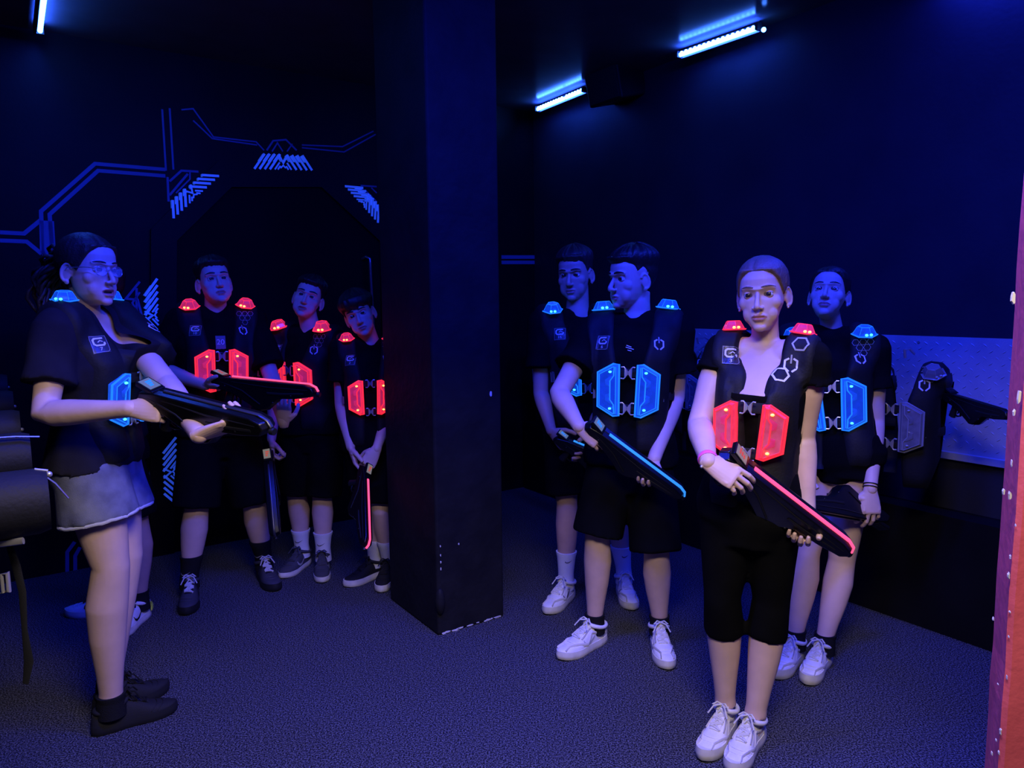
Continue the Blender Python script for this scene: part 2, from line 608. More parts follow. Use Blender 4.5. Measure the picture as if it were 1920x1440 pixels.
TORSO_M = [(-.20, .095, .085, 0), (-.10, .150, .105, -.005), (0, .162, .110, -.008), (.12, .155, .106, 0), (.28, .138, .098, .004), (.42, .137, .098, .006),
           (.58, .150, .108, .008), (.72, .160, .112, .004), (.84, .158, .098, -.006), (.93, .115, .076, -.012), (1.0, .070, .064, -.012), (1.06, .058, .058, -.01)]
TORSO_F = [(-.20, .100, .088, 0), (-.10, .158, .110, -.008), (0, .165, .112, -.010), (.12, .150, .102, 0), (.28, .126, .088, .004), (.42, .122, .088, .006),
           (.58, .136, .110, .014), (.70, .142, .118, .014), (.82, .140, .094, 0), (.93, .100, .070, -.010), (1.0, .062, .058, -.012), (1.06, .052, .052, -.01)]


def smooth_rim(co, fs, it=14):
    cnt = {}
    for q in fs:
        for i in range(len(q)):
            e = tuple(sorted((q[i], q[(i + 1) % len(q)])))
            cnt[e] = cnt.get(e, 0) + 1
    nb = {}
    for (a, b), n in cnt.items():
        if n == 1:
            nb.setdefault(a, []).append(b)
            nb.setdefault(b, []).append(a)
    co = co.copy()
    for _ in range(it):
        new = {v: co[v] * .4 + .6 * np.mean([co[u] for u in ns], axis=0) for v, ns in nb.items()}
        for v, q in new.items():
            co[v] = q
    return co


class Human:
    pass


def torso_axes(J, t):
    P = (J['hL'] + J['hR']) / 2
    N = J['neck']
    ax = N - P
    up = ax.normalized()
    k = sstep(0.05, .8, t)
    x = ((J['hR'] - J['hL']).normalized() * (1 - k) + (J['sR'] - J['sL']).normalized() * k)
    x = (x - up * x.dot(up)).normalized()
    return P, ax, up, x, up.cross(x)


def torso_rings(J, fem, w, d, infl, tlo, thi, extra=None, n=30):
    rings = []
    tab = TORSO_F if fem else TORSO_M
    ts = sorted(set([tlo, thi] + [r[0] for r in tab if tlo < r[0] < thi]))
    for t in ts:
        a, b, sh = lerp_tab(tab, t)
        P, ax, up, x, f = torso_axes(J, t)
        e = extra(t) if extra else 0
        a = a * w + infl + e
        b = b * d + infl + e
        c = P + ax * t + f * sh
        ring = []
        for j in range(n):
            th = 2 * PI * j / n
            cx, sy = math.cos(th), math.sin(th)
            ring.append(c + x * (a * math.copysign(abs(cx) ** .85, cx)) + f * (b * math.copysign(abs(sy) ** .9, sy)))
        rings.append(ring)
    return rings


def arm_pts(J, S):
    s, e, w = J['s' + S], J['e' + S], J['w' + S]
    return [s.lerp(e, k) for k in (0, .2, .45, .75)] + [e] + [e.lerp(w, k) for k in (.12, .3, .6, .85, 1.0)]


ARM_R = [.054, .050, .044, .0385, .0375, .0395, .039, .032, .0265, .0255]
LEG_R = [.088, .083, .072, .060, .0535, .0515, .0535, .0575, .050, .038, .0335, .036]


def leg_pts(J, S):
    h, k, a = J['h' + S], J['k' + S], J['a' + S]
    P, ax, up, x, f = torso_axes(J, 0)
    td = J['toe' + S].normalized()
    bk = -(td * .6 + f * .4)
    out = [h.lerp(k, q) for q in (0, .2, .5, .8, .94)] + [k]
    for q, b in ((.10, .004), (.28, .012), (.52, .010), (.78, .003), (.92, 0), (1.0, 0)):
        out.append(k.lerp(a, q) + bk * b)
    return out


FING = [(.030, (.040, .025, .020), .0088), (.0105, (.045, .028, .021), .0092), (-.0095, (.041, .026, .020), .0088), (-.0275, (.032, .020, .018), .0078)]


def build_hand(w, u, n, side, curl, spread=4, thumb=(0.3, 0.3), s=1.0, extra=None):
    """w wrist, u along the hand, n out of the palm; curl = degrees at the three joints"""
    u = u.normalized()
    n = (n - u * n.dot(u)).normalized()
    t = u.cross(n) * (1 if side == 'R' else -1)
    mb = MB()

    def P(a, b, c):
        return w + (u * a + t * b + n * c) * s
    rings = []
    for a, b0, hw, ht in ((-.020, 0, .021, .017), (-.008, 0, .0255, .0195), (.012, .001, .030, .0185), (.04, .002, .037, .0165), (.07, .002, .041, .0135), (.090, .001, .040, .0115), (.097, .001, .037, .008)):
        rings.append([P(a, b0 + hw * math.cos(q), ht * math.sin(q) + (.002 if a > 0 else 0)) for q in [2 * PI * j / 20 for j in range(20)]])
    mb.loft(rings)
    mb.ball(P(.035, .026, .010), (.021 * s, .021 * s, .015 * s))
    for i, (b, ls, r) in enumerate(FING):
        cu = curl[i] if isinstance(curl[0], (tuple, list)) else curl
        sp = math.radians(spread * (1.5 - i))
        d0 = u * math.cos(sp) + t * math.sin(sp)
        p = P(.088 - abs(b - .008) * .22, b, 0)
        pts = [p - d0 * .02 * s, p]
        rad = [r * s * 1.0, r * s * 1.06]
        ang = 0
        for k in range(3):
            ang += math.radians(cu[k])
            dd = d0 * math.cos(ang) + n * math.sin(ang)
            p2 = p + dd * ls[k] * s
            pts += [p.lerp(p2, .5), p2]
            rad += [r * s * (.96 - .06 * k), r * s * (.98 - .09 * k)]
            p = p2
        rad[-1] *= .78
        mb.tube(pts, rad, 12)
    tb, tc = thumb
    p = P(.018, .022, .006)
    d1 = (u * .62 + t * .78 * (1 - tc * .6) + n * (.25 + tc * .9)).normalized()
    d2 = (u * .85 + t * .45 * (1 - tc) + n * (.15 + tb + tc * .3)).normalized()
    d3 = (u * .95 + t * (.2 - tc * .5) + n * (.2 + tb)).normalized()
    p1 = p + d1 * .043 * s
    p2 = p1 + d2 * .032 * s
    p3 = p2 + d3 * .025 * s
    mb.tube([p, p.lerp(p1, .5), p1, p1.lerp(p2, .5), p2, p2.lerp(p3, .6), p3], [.0145 * s, .0135 * s, .0122 * s, .0108 * s, .0108 * s, .010 * s, .0072 * s], 12)
    return remesh(mb, .0023 * s, 2, .5)


def stroke(pts, w, closed=False, sub=.006):
    """flat ribbon along 2D points -> list of quads in 2D"""
    P2 = [V((p[0], p[1])) for p in pts]
    n = len(P2)
    quads = []
    offs = []
    for i in range(n):
        if closed:
            a, b = P2[i - 1], P2[(i + 1) % n]
            d1, d2 = (P2[i] - a).normalized(), (b - P2[i]).normalized()
        else:
            d1 = (P2[i] - P2[i - 1]).normalized() if i else (P2[1] - P2[0]).normalized()
            d2 = (P2[i + 1] - P2[i]).normalized() if i < n - 1 else d1
        nn = V((-d1.y - d2.y, d1.x + d2.x))
        if nn.length < 1e-6:
            nn = V((-d1.y, d1.x))
        nn.normalize()
        k = max(.45, nn.dot(V((-d1.y, d1.x))))
        offs.append(nn * (w / 2 / k))
    for i in range(n if closed else n - 1):
        j = (i + 1) % n
        a0, a1, b0, b1 = P2[i] - offs[i], P2[i] + offs[i], P2[j] - offs[j], P2[j] + offs[j]
        m = max(1, int((P2[j] - P2[i]).length / sub))
        for q in range(m):
            k0, k1 = q / m, (q + 1) / m
            quads.append((a0.lerp(b0, k0), a0.lerp(b0, k1), a1.lerp(b1, k1), a1.lerp(b1, k0)))
    return quads


def decal(name, quads, fn, m, parent, label=None):
    vs, fs = [], []
    for q in quads:
        pts = [fn(p.x, p.y) for p in q]
        if any(p is None for p in pts):
            continue
        b = len(vs)
        vs += pts
        fs.append((b, b + 1, b + 2, b + 3))
    if fs:
        return mesh_obj(name, vs, fs, m, parent, None, False, label)


def text_mesh(body, size):
    cu = bpy.data.curves.new('t', 'FONT')
    cu.body = body
    cu.size = size
    cu.align_x = 'CENTER'
    cu.align_y = 'CENTER'
    o = bpy.data.objects.new('t', cu)
    COL.objects.link(o)
    dg = bpy.context.evaluated_depsgraph_get()
    me = bpy.data.meshes.new_from_object(o.evaluated_get(dg))
    vs = [v.co.copy() for v in me.vertices]
    fs = [tuple(p.vertices) for p in me.polygons]
    bpy.data.objects.remove(o)
    bpy.data.meshes.remove(me)
    return vs, fs


SWOOSH_T = [(-.05, .012), (-.045, -.004), (-.030, -.011), (-.010, -.009), (.020, .004), (.052, .020)]
SWOOSH_B = [(-.05, .012), (-.053, -.010), (-.034, -.021), (-.008, -.019), (.020, -.003), (.052, .020)]


def swoosh_quads(k=1.0, flip=1):
    q = []
    for i in range(5):
        for a, b in ((0, .5), (.5, 1)):
            t0 = V(SWOOSH_T[i]).lerp(V(SWOOSH_T[i + 1]), a) if False else None
    for i in range(5):
        a0, a1 = V(SWOOSH_B[i][:2]), V(SWOOSH_B[i + 1][:2])
        b0, b1 = V(SWOOSH_T[i][:2]), V(SWOOSH_T[i + 1][:2])
        for u, v in ((0, .5), (.5, 1)):
            qq = [a0.lerp(a1, u), a0.lerp(a1, v), b0.lerp(b1, v), b0.lerp(b1, u)]
            q.append(tuple(V((p.x * k * flip, p.y * k)) for p in qq))
    return q


def shoe(parent, ank, toe, L, side, st):
    """low trainer: upper with toe cap, thick sole, tongue, laces and a side mark"""
    f = V((toe.x, toe.y, 0)).normalized()
    r = V((f.y, -f.x, 0))
    o = V((ank.x, ank.y, 0)) - f * L * .24
    inn = -1 if side == 'R' else 1             # +r is to the right; the inner side of the right shoe is -r
    up = V((0, 0, 1))
    k = L / .28

    def W(y):
        return lerp_tab([(0, .006), (.02, .026), (.06, .033), (.12, .033), (.19, .044), (.235, .041), (.262, .028), (.278, .012), (.281, .004)], y / k)[0] * k

    def ctr(y):
        return inn * .006 * math.sin(y / L * PI) * k
    ys = [v * k for v in (.0, .006, .02, .045, .075, .11, .15, .19, .22, .245, .262, .274, .281)]
    st_h = st.get('sole_h', .030) * k
    # sole
    def solepts(y, z, grow):
        w = W(y) + grow
        return w
    rings = []
    for z, g in ((0.0, -.002), (.004, .001), (st_h * .55, .002), (st_h, .0)):
        ring = []
        for y in ys:
            t = .006 * k * max(0, (y / L - .75) / .25) ** 2
            ring.append(o + f * (y + (g * 1.2 if y > L * .9 else (-g if y < .01 else 0))) + r * (ctr(y) + W(y) + g) + up * (z + t))
        for y in reversed(ys):
            t = .006 * k * max(0, (y / L - .75) / .25) ** 2
            ring.append(o + f * (y + (g * 1.2 if y > L * .9 else (-g if y < .01 else 0))) + r * (ctr(y) - W(y) - g) + up * (z + t))
        rings.append(ring)
    # upper
    H = [(0, .075), (.02, .082), (.06, .088), (.095, .098), (.12, .100), (.15, .086), (.19, .064), (.22, .054), (.245, .049), (.262, .043), (.274, .036), (.281, .030)]
    hk = st.get('h', 1.0)
    grid = []
    nu = 18
    for y in ys:
        h = (lerp_tab(H, y / k)[0] * k - st_h) * hk + st_h
        w = W(y) * .97
        ring = []
        for j in range(nu + 1):
            a = PI * j / nu
            cx, sz = math.cos(a), math.sin(a)
            ex = .62 if y < L * .5 else .75
            x = w * math.copysign(abs(cx) ** ex, cx)
            tz = .006 * k * max(0, (y / L - .75) / .25) ** 2
            lean = (1 - .18 * sz if y < L * .5 else 1)
            ring.append(o + f * (y + (.006 * sz * k if y < .01 else 0)) + r * (ctr(y) + x * lean) + up * (st_h * .7 + tz + (h - st_h * .7) * sz ** .8))
        grid.append(ring)
    ub = MB()
    vs = [p for g in grid for p in g]
    fs = []
    for i in range(len(grid) - 1):
        for j in range(nu):
            fs.append((i * (nu + 1) + j, i * (nu + 1) + j + 1, (i + 1) * (nu + 1) + j + 1, (i + 1) * (nu + 1) + j))
    fs.append(tuple(range(nu + 1)))
    fs.append(tuple(reversed(range((len(grid) - 1) * (nu + 1), len(grid) * (nu + 1)))))
    ub.add(vs, fs)
    # padded collar round the ankle
    col = [o + f * (L * .24 + .052 * k * math.cos(a)) + r * (ctr(L * .24) + .036 * k * math.sin(a)) + up * ((.090 + .012 * math.cos(a) + .004 * math.cos(2 * a)) * k * hk) for a in [2 * PI * j / 20 for j in range(20)]]
    ub.tube(col, .0085 * k, 10, closed=True)
    # toe cap seam and overlay ridge
    for yy, rr in ((.215, .0022), (.235, .0016)):
        i = yy * k
        pts = []
        for j in range(2, nu - 1):
            a = PI * j / nu
            h = lerp_tab(H, i / k)[0] * k
            w = W(i) * .98
            pts.append(o + f * (i - .030 * k * abs(math.cos(a)) ** 2) + r * (ctr(i) + w * 1.01 * math.copysign(abs(math.cos(a)) ** .75, math.cos(a))) + up * (st_h * .8 + (h - st_h * .75) * math.sin(a) ** .8))
        ub.tube(pts, rr * k, 6)
    sh = put('shoe', ub, st['upper'], parent, True, 60, st.get('label'))
    sb = MB()
    sb.loft(rings)
    put('sole', sb, st['sole'], sh, True, 50)
    bvh = BVHTree.FromPolygons(ub.v, ub.f)
    # tongue
    tb = MB()
    tp = []
    for q in range(7):
        y = (.185 - q * .014) * k
        hit = bvh.ray_cast(o + f * y + r * ctr(y) + up * .3, -up)
        z = hit[0].z if hit[0] is not None else .1
        tp.append(o + f * y + r * ctr(y) + up * (z + .001))
    tp.append(tp[-1] - f * .004 * k + up * .016 * k)
    tb.tube(tp, [(.018 * k, .004 * k)] * len(tp), 12, ref=r)
    put('tongue', tb, st.get('tongue', st['upper']), sh)
    # laces
    lb = MB()
    nl = 5
    edge = []
    for q in range(nl):
        y = (.180 - q * .0155) * k
        row = []
        for a in (-1, -.5, 0, .5, 1):
            yy = y + (.006 * k if q % 2 else -.004 * k) * a
            hit = bvh.ray_cast(o + f * yy + r * (ctr(y) + a * .0185 * k) + up * .3, -up)
            row.append((hit[0] if hit[0] is not None else o + f * yy + up * .08) + up * .0045 * k)
        lb.tube(row, (.0038 * k) if False else [(.0052 * k, .0030 * k)] * 5, 8)
        edge.append(row)
    for q in range(nl - 1):
        lb.tube([edge[q][0], (edge[q][2] + edge[q + 1][2]) / 2 + up * .003, edge[q + 1][4]], .0034 * k, 6)
        lb.tube([edge[q][4], (edge[q][2] + edge[q + 1][2]) / 2 + up * .004, edge[q + 1][0]], .0034 * k, 6)
    b0 = edge[-1][2] + up * .006 * k
    for sx in (-1, 1):
        lb.tube([b0, b0 + r * sx * .014 * k + f * .006 + up * .008 * k, b0 + r * sx * .028 * k + f * .014 * k - up * .002, b0 + r * sx * .018 * k + f * .012 * k - up * .003, b0], .0030 * k, 6)
        lb.tube([b0, b0 + r * sx * .02 * k + f * .025 * k, b0 + r * sx * .034 * k + f * .040 * k - up * .024 * k], .0028 * k, 6)
    put('laces', lb, st.get('lace', LACEW), sh)
    # overlays: toe guard, eyelet strips, heel and quarter panels
    if st.get('overlay'):
        ob = MB()

        def side(y, z, sx, off=.0012):
            h = bvh.ray_cast(o + f * y + r * (ctr(y) + sx * .3) + up * z, -r * sx)
            return h[0] + r * sx * off if h[0] is not None else None
        for sx in (-1, 1):
            for pts2, wd in (([(.262, .040), (.235, .050), (.205, .052), (.175, .046), (.150, .040)], .0085), ([(.178, .064), (.158, .074), (.138, .084), (.122, .090)], .0075),
                             ([(.150, .042), (.135, .056), (.118, .076)], .006), ([(.118, .076), (.085, .066), (.045, .062), (.012, .064)], .0065), ([(.010, .042), (.030, .050), (.055, .044)], .009)):
                pp = [side(y * k, z * k, sx) for y, z in pts2]
                pp = [p for p in pp if p is not None]
                if len(pp) > 2:
                    ob.tube(pp, [(wd * k, .0022 * k)] * len(pp), 8, ref=up)
        put('overlay', ob, st['overlay'], sh)
    # side mark (both sides)
    if st.get('mark'):
        for sx in (-1, 1):
            def fn(a, b, sx=sx):
                y = (.125 + a * .95) * k
                z = (.058 + b) * k
                hit = bvh.ray_cast(o + f * y + r * (ctr(y) + sx * .3) + up * z, -r * sx)
                return hit[0] + r * sx * .0016 if hit[0] is not None else None
            decal('side_mark', swoosh_quads(1.0, -1), fn, st['mark'], sh)
    if st.get('heel'):
        hb = MB()
        pts = []
        for j in range(13):
            a = PI * (j / 12)
            y = .040 * (1 - math.sin(a)) - .004
            pts.append(o + f * y * k + r * (ctr(0) + .036 * k * math.cos(a)) + up * .050 * k)
        hb.tube(pts, [(.017 * k, .004 * k)] * len(pts), 8, ref=up)
        hb.tube([p + f * .03 * k - up * .022 * k for p in pts[:3]], [(.010 * k, .004 * k)] * 3, 8, ref=up)
        put('heel_counter', hb, st['heel'], sh)
    return sh


def sock(parent, J, S, z0, z1, m, r0=.040, r1=.044, mark=None):
    k, a = J['k' + S], J['a' + S]
    ln = leg_pts(J, S)
    pts, rad = [], []
    for p, r in zip(ln[5:], LEG_R[5:]):
        pass
    seg = list(zip(ln[5:], LEG_R[5:]))
    q = 0
    zs = [z1 - (z1 - z0) * i / 8 for i in range(9)]
    for z in zs:
        for (p, r), (p2, r2) in zip(seg, seg[1:]):
            if (p.z - z) * (p2.z - z) <= 0 and abs(p.z - p2.z) > 1e-6:
                t = (p.z - z) / (p.z - p2.z)
                pts.append(p.lerp(p2, t))
                rad.append((r + (r2 - r) * t) * J['lr'] + .0055)
                break
    if len(pts) < 2:
        return
    pts.append(V((a.x, a.y, .055)))
    rad.append(rad[-1] + .003)
    rad[0] += .0025
    rad = [rad[0]] + rad
    pts = [pts[0] + V((0, 0, .006))] + pts
    mb = MB()
    mb.tube(pts, rad, 24)
    so = put('sock', mb, m, parent)
    if mark:
        bv = BVHTree.FromPolygons(mb.v, mb.f)
        cc = pts[4]
        d, kk, mm, dz = mark
        d = V(d).normalized()
        rt = V((-d.y, d.x, 0))

        def fn(x, y):
            h = bv.ray_cast(cc + rt * x + V((0, 0, y + dz)) + d * .2, -d)
            return h[0] + d * .0015 if h[0] is not None else None
        decal('sock_mark', swoosh_quads(kk, 1), fn, mm, so)
    return so


def person(c):
    J = c['J']
    fem = c.get('fem', False)
    w, d, s = c.get('w', 1.0), c.get('d', 1.0), c.get('hs', 1.0)
    lr, ar = c.get('lr', 1.0), c.get('ar', .95)
    J['lr'] = lr
    M = head_frame(*c['head_rot'])
    hc = J['head']
    base = (J['aL'] + J['aR']) / 2
    root = empty('person', (base.x, base.y, 0), c['label'], 'person')
    # ---- body under the clothes, one surface
    mb = MB()
    mb.loft(torso_rings(J, fem, w, d, 0, -.20, .985))
    P, ax, up, x, f = torso_axes(J, .9)
    nb = P + ax * .93 - f * .012
    for S in 'LR':
        sh = J['s' + S]
        mb.tube([nb, nb.lerp(sh, .5) + up * .006, sh], [.058 * w, .054 * w, .050 * w * c.get('delt', 1.0)], 16)
        dl = c.get('delt', 1.0)
        mb.tube(arm_pts(J, S), [r * ar * (dl if i < 2 else 1) for i, r in enumerate(ARM_R)], 20)
        mb.ball(J['w' + S], .0238 * ar)
        lp = leg_pts(J, S)
        mb.tube(lp, [r * lr for r in LEG_R], 24)
        a = J['a' + S]
        td = V((J['toe' + S].x, J['toe' + S].y, 0)).normalized()
        mb.tube([V((a.x, a.y, .058)) - td * .015, V((a.x, a.y, .052)) + td * .03, V((a.x, a.y, .040)) + td * .10], [.026, .024, .015], 12)
    neck_r = [.072 * s, .062 * s, .053 * s, .0505 * s, .050 * s] if not fem else [.062 * s, .051 * s, .0435 * s, .0420 * s, .0425 * s]
    skull = hc + M @ (V((0, -.026, -.05)) * s)
    nk = J['neck'] - f * .010
    npts = [nk - up * .045, nk - up * .005, nk.lerp(skull, .22), nk.lerp(skull, .60) + f * .004, skull]
    mb.tube(npts, neck_r, 24)
    neck_r = [r - k for r, k in zip(neck_r, (.006, .004, .0015, .0003, 0))]
    co, fs = remesh(mb, .0052, 5)
    hco, hfs, lipf, core = build_head(M, hc, s, fem, npts, neck_r, c.get('jaw', 1.0), c.get('mouth', 0.0))
    allv = [co, hco]
    allf = list(fs)
    mi = [0] * len(fs)
    off = len(co)
    allf += [tuple(i + off for i in q) for q in hfs]
    mi += lipf
    off += len(hco)
    for S in 'LR':
        h = c.get('hand' + S)
        if not h:
            u = (J['w' + S] - J['e' + S]).normalized()
            h = dict(u=u, n=V((1 if S == 'R' else -1, 0, 0)) if False else -torso_axes(J, .5)[3] * (1 if S == 'R' else -1), curl=(18, 28, 18))
        vco, vfs = build_hand(J['w' + S], h['u'], h['n'], S, h['curl'], h.get('spread', 4), h.get('thumb', (.3, .2)), c.get('hand_s', .95))
        allv.append(vco)
        allf += [tuple(i + off for i in q) for q in vfs]
        mi += [0] * len(vfs)
        off += len(vco)
    skin = c.get('skin', SKIN)
    mesh_obj('body', np.concatenate(allv).tolist() and [V(p) for p in np.concatenate(allv)], allf, [skin, LIPS], root, mi)
    # ---- eyes, lids, brows
    for sx in (-1, 1):
        eb = MB()
        ec = hc + M @ (V((.031 * sx, .0650, .001)) * s)
        R = .0132 * s
        gaze = (M @ V(c.get('gaze', (0, 1, 0)))).normalized()
        G = frame_from(gaze, M @ V((0, 0, 1)))
        rings = []
        mis = []
        lat = [2, 12, 22, 30, 38, 50, 70, 90, 120, 150]
        for a in lat:
            a = math.radians(a)
            rings.append([ec + G @ V((R * math.sin(a) * math.cos(b), R * math.cos(a), R * math.sin(a) * math.sin(b))) for b in [2 * PI * j / 20 for j in range(20)]])
        eb.loft(rings)
        eb.m = [(1 if (i // 20) < 4 else 0) for i in range(len(eb.f) - 2)] + [1, 0]
        put('eye', eb, [EYEW, IRIS], root)
        lb = MB()
        R2 = R * 1.13
        for lo, hi in ((c.get('lid', 24), 75), (-75, -27)):
            vs, fs2 = [], []
            na, nb2 = 6, 14
            for i in range(na + 1):
                el = math.radians(lo + (hi - lo) * i / na)
                for j in range(nb2 + 1):
                    az = math.radians(-85 + 170 * j / nb2)
                    ee = el * (0.35 + .65 * math.cos(az) ** .7) if abs(lo) < 40 and i == 0 or (hi < 0 and i == na) else el
                    vs.append(ec + M @ V((R2 * math.cos(ee) * math.sin(az), R2 * math.cos(ee) * math.cos(az), R2 * math.sin(ee))))
            for i in range(na):
                for j in range(nb2):
                    q = i * (nb2 + 1) + j
                    fs2.append((q, q + 1, q + nb2 + 2, q + nb2 + 1))
            lb.add(vs, fs2)
        o = put('eyelid', lb, skin, root)
        if c.get('brow', True):
            bb = MB()
            z0 = c.get('brow_z', .0225)
            pts = []
            for q in range(7):
                t = q / 6
                lx = (.012 + .040 * t) * sx
                lz = z0 + .006 * math.sin(t * PI * .75) - .004 * t
                oo = hc + M @ (V((lx, .2, lz)) * s)
                hit = BVH_HEAD(hco, hfs, root.name).ray_cast(oo, M @ V((0, -1, 0)))
                pts.append((hit[0] if hit[0] is not None else hc + M @ (V((lx, .08, lz)) * s)) + M @ V((0, .0008, 0)))
            bk = .72 if fem else 1.0
            bb.tube(pts, [(r1 * bk, r2 * bk) for r1, r2 in ((.0028 * s, .0022 * s), (.0042 * s, .0025 * s), (.0042 * s, .0025 * s), (.004 * s, .0025 * s), (.0034 * s, .002 * s), (.0026 * s, .002 * s), (.0012 * s, .001 * s))], 8, ref=M @ V((0, 0, 1)))
            put('eyebrow', bb, c.get('hair', HAIRD), root)
    # ---- hair
    hm = hair_shell(M, hc, s, core, hairfn(c.get('style', 'crop')))
    if c.get('tail'):
        for pts, rad in c['tail'](M, hc, s):
            hm.tube(pts, rad, 10)
    put('hair', hm, c.get('hair', HAIRD), root, True, None)
    # ---- shirt
    infl = c.get('loose', .014)
    sb = MB()
    tlo = c.get('shirt_lo', -.06)

    def ex(t):
        return c.get('flare', .012) * sstep(.45, -.05, t)
    sb.loft(torso_rings(J, fem, w, d, infl, tlo, .985, ex))
    for S in 'LR':
        sh, e = J['s' + S], J['e' + S]
        sb.tube([nb, nb.lerp(sh, .5) + up * .004, sh], [.072 * w, .071 * w, .068 * w * c.get('delt', 1.0)], 16)
        k = c.get('sleeve', .62)
        sb.ball(sh, .0635 * ar * c.get('delt', 1.0))
        R0 = .067 * ar * c.get('delt', 1.0)
        sb.tube([sh - (e - sh) * .02, sh.lerp(e, k * .35), sh.lerp(e, k * .7), sh.lerp(e, k)], [R0, R0 + .001, R0 + .002, R0 + c.get('sleeve_r', .004)], 20)
    sco, sfs = remesh(sb, .008, 4)
    sco = folds(sco, .007, 14, c.get('seed', 0))
    if c.get('neckline'):
        zx, zw, zt = c['neckline']          # half width, depth below the neck, shape
        keep = []
        nk0 = J['neck']
        for q in sfs:
            p = V(np.mean([sco[i] for i in q], axis=0)) - nk0
            lx, ly, lz = p.dot(x), p.dot(f), p.dot(up)
            half = zx * (1 if zt == 'square' else max(0, 1 + lz / zw))
            if zt != 'square':
                half = zx * max(0.0, (lz + zw) / zw) ** .6
            if ly > -.01 and lz > -zw and abs(lx) < half:
                continue
            keep.append(q)
        sfs = keep
        sco = smooth_rim(sco, sfs)
    shirt = mesh_obj('t_shirt', [V(p) for p in sco], sfs, c.get('shirt', TEE), root)
    sbv = BVHTree.FromPolygons([V(p) for p in sco], sfs)
    # ---- lower garment
    kind, frac, fl = c['lower']
    gb = MB()
    gi = .012 if kind != 'tight' else .009
    gb.loft(torso_rings(J, fem, w, d, gi, -.20, .16) if kind == 'x' else [[p - (torso_axes(J, 0)[2] * .03) for p in torso_rings(J, fem, w, d, gi, -.20, -.19)[0]]] + torso_rings(J, fem, w, d, gi + .004, -.20, .16))
    for S in 'LR':
        lp = leg_pts(J, S)
        h, k, a = J['h' + S], J['k' + S], J['a' + S]
        if kind == 'tight':
            m = 8
            pts = lp[:8]
            rad = [r * lr + .007 for r in LEG_R[:8]]
            pts = pts + [lp[7].lerp(lp[8], frac)]
            rad.append((LEG_R[7] + (LEG_R[8] - LEG_R[7]) * frac) * lr + .006)
            gb.tube(pts, rad, 24)
        else:
            pts, rad = [], []
            for q in range(6):
                t = frac * q / 5
                p = h.lerp(k, t) if t <= 1 else k.lerp(a, t - 1)
                r = (.096 - .010 * min(1, t / .9)) * lr + fl * (q / 5)
                pts.append(p)
                rad.append(r)
            gb.tube(pts, rad, 24)
    gco, gfs = remesh(gb, .008, 5)
    gco = folds(gco, .006 if kind != 'tight' else .0015, 12, c.get('seed', 0) + 5)
    lower = mesh_obj({'shorts': 'shorts', 'tight': 'leggings', 'denim': 'shorts'}[kind], [V(p) for p in gco], gfs, c.get('lower_mat', SHORTB), root)
    gbv = BVHTree.FromPolygons([V(p) for p in gco], gfs)
    if kind == 'denim':
        hb = MB()
        for S in 'LR':
            h, k = J['h' + S], J['k' + S]
            p = h.lerp(k, frac)
            dd = (k - h).normalized()
            r = .086 * lr + fl - .001
            a1 = dd.orthogonal().normalized()
            a2 = dd.cross(a1)
            ring = [p + a1 * (r + .004 * noise.noise(V((q, 1, 2)))) * math.cos(q) + a2 * (r + .004 * noise.noise(V((q * 2, 3, 2)))) * math.sin(q) + dd * .004 * noise.noise(V((q * 5, 0, 0))) for q in [2 * PI * j / 60 for j in range(60)]]
            hb.tube(ring, .006, 8, closed=True)
        put('frayed_hem', hb, FRAY, lower, label='pale frayed hem')
    # ---- socks and shoes
    for S in 'LR':
        st = c['shoe']
        if c.get('sock'):
            z1, m, mk = c['sock']
            sock(root, J, S, .07, z1, m, mark=mk)
        shoe(root, J['a' + S], J['toe' + S], c.get('foot', .275), S, st)
    H = Human()
    H.root, H.shirt_bvh, H.lower_bvh, H.J, H.c, H.M, H.hc, H.s = root, sbv, gbv, J, c, M, hc, s
    H.axes = (up, x, f)
    H.head_bvh = BVH_HEAD(hco, hfs, root.name)
    return H


_BV = {}


def BVH_HEAD(co, fs, key):
    if key not in _BV:
        _BV[key] = BVHTree.FromPolygons([V(p) for p in co], fs)
    return _BV[key]
# ------------------------------------------------------------------ vests
EDGE = [(-.36, .040, .120), (-.26, .030, .150), (-.10, .034, .152), (0, .050, .150), (.5, .064, .160), (1.0, .072, .182), (1.57, .076, .190), (2.2, .074, .180), (PI, .055, .160), (PI + .20, .030, .150), (PI + .34, .030, .130)]


class Wrap:
    """a point on the torso for x across and q along: up the front, over the shoulder, down the back"""

    def __init__(self, bvh, O, x, f, up, sw):
        self.bvh, self.O, self.x, self.f, self.up, self.sw = bvh, O, x, f, up, sw

    def raydir(self, q):
        if q < 0:
            return self.O + self.up * q, self.f
        if q > PI:
            return self.O - self.up * (q - PI), -self.f
        return self.O, self.f * math.cos(q) + self.up * math.sin(q)

    def raw(self, x, q):
        o, d = self.raydir(q)
        a = o + self.x * x
        h = self.bvh.ray_cast(a + d * .6, -d, .75)
        if h[0] is None or (h[0] - a).dot(d) < -.03:
            return None
        return h[0], d

    def at(self, x, q, off=0.0):
        r = self.raw(x, q)
        k = x
        n = 0
        while r is None and n < 14:
            k *= .93
            n += 1
            r = self.raw(k, q)
        if r is None:
            o, d = self.raydir(q)
            r = (o + self.x * x + d * .1, d)
            k = x
        p, d = r
        ex = abs(x) - abs(k)
        if ex > 0:
            sg = 1 if x > 0 else -1
            p = p + self.x * sg * ex * .75 - d * ex * .9
        return p + d * off


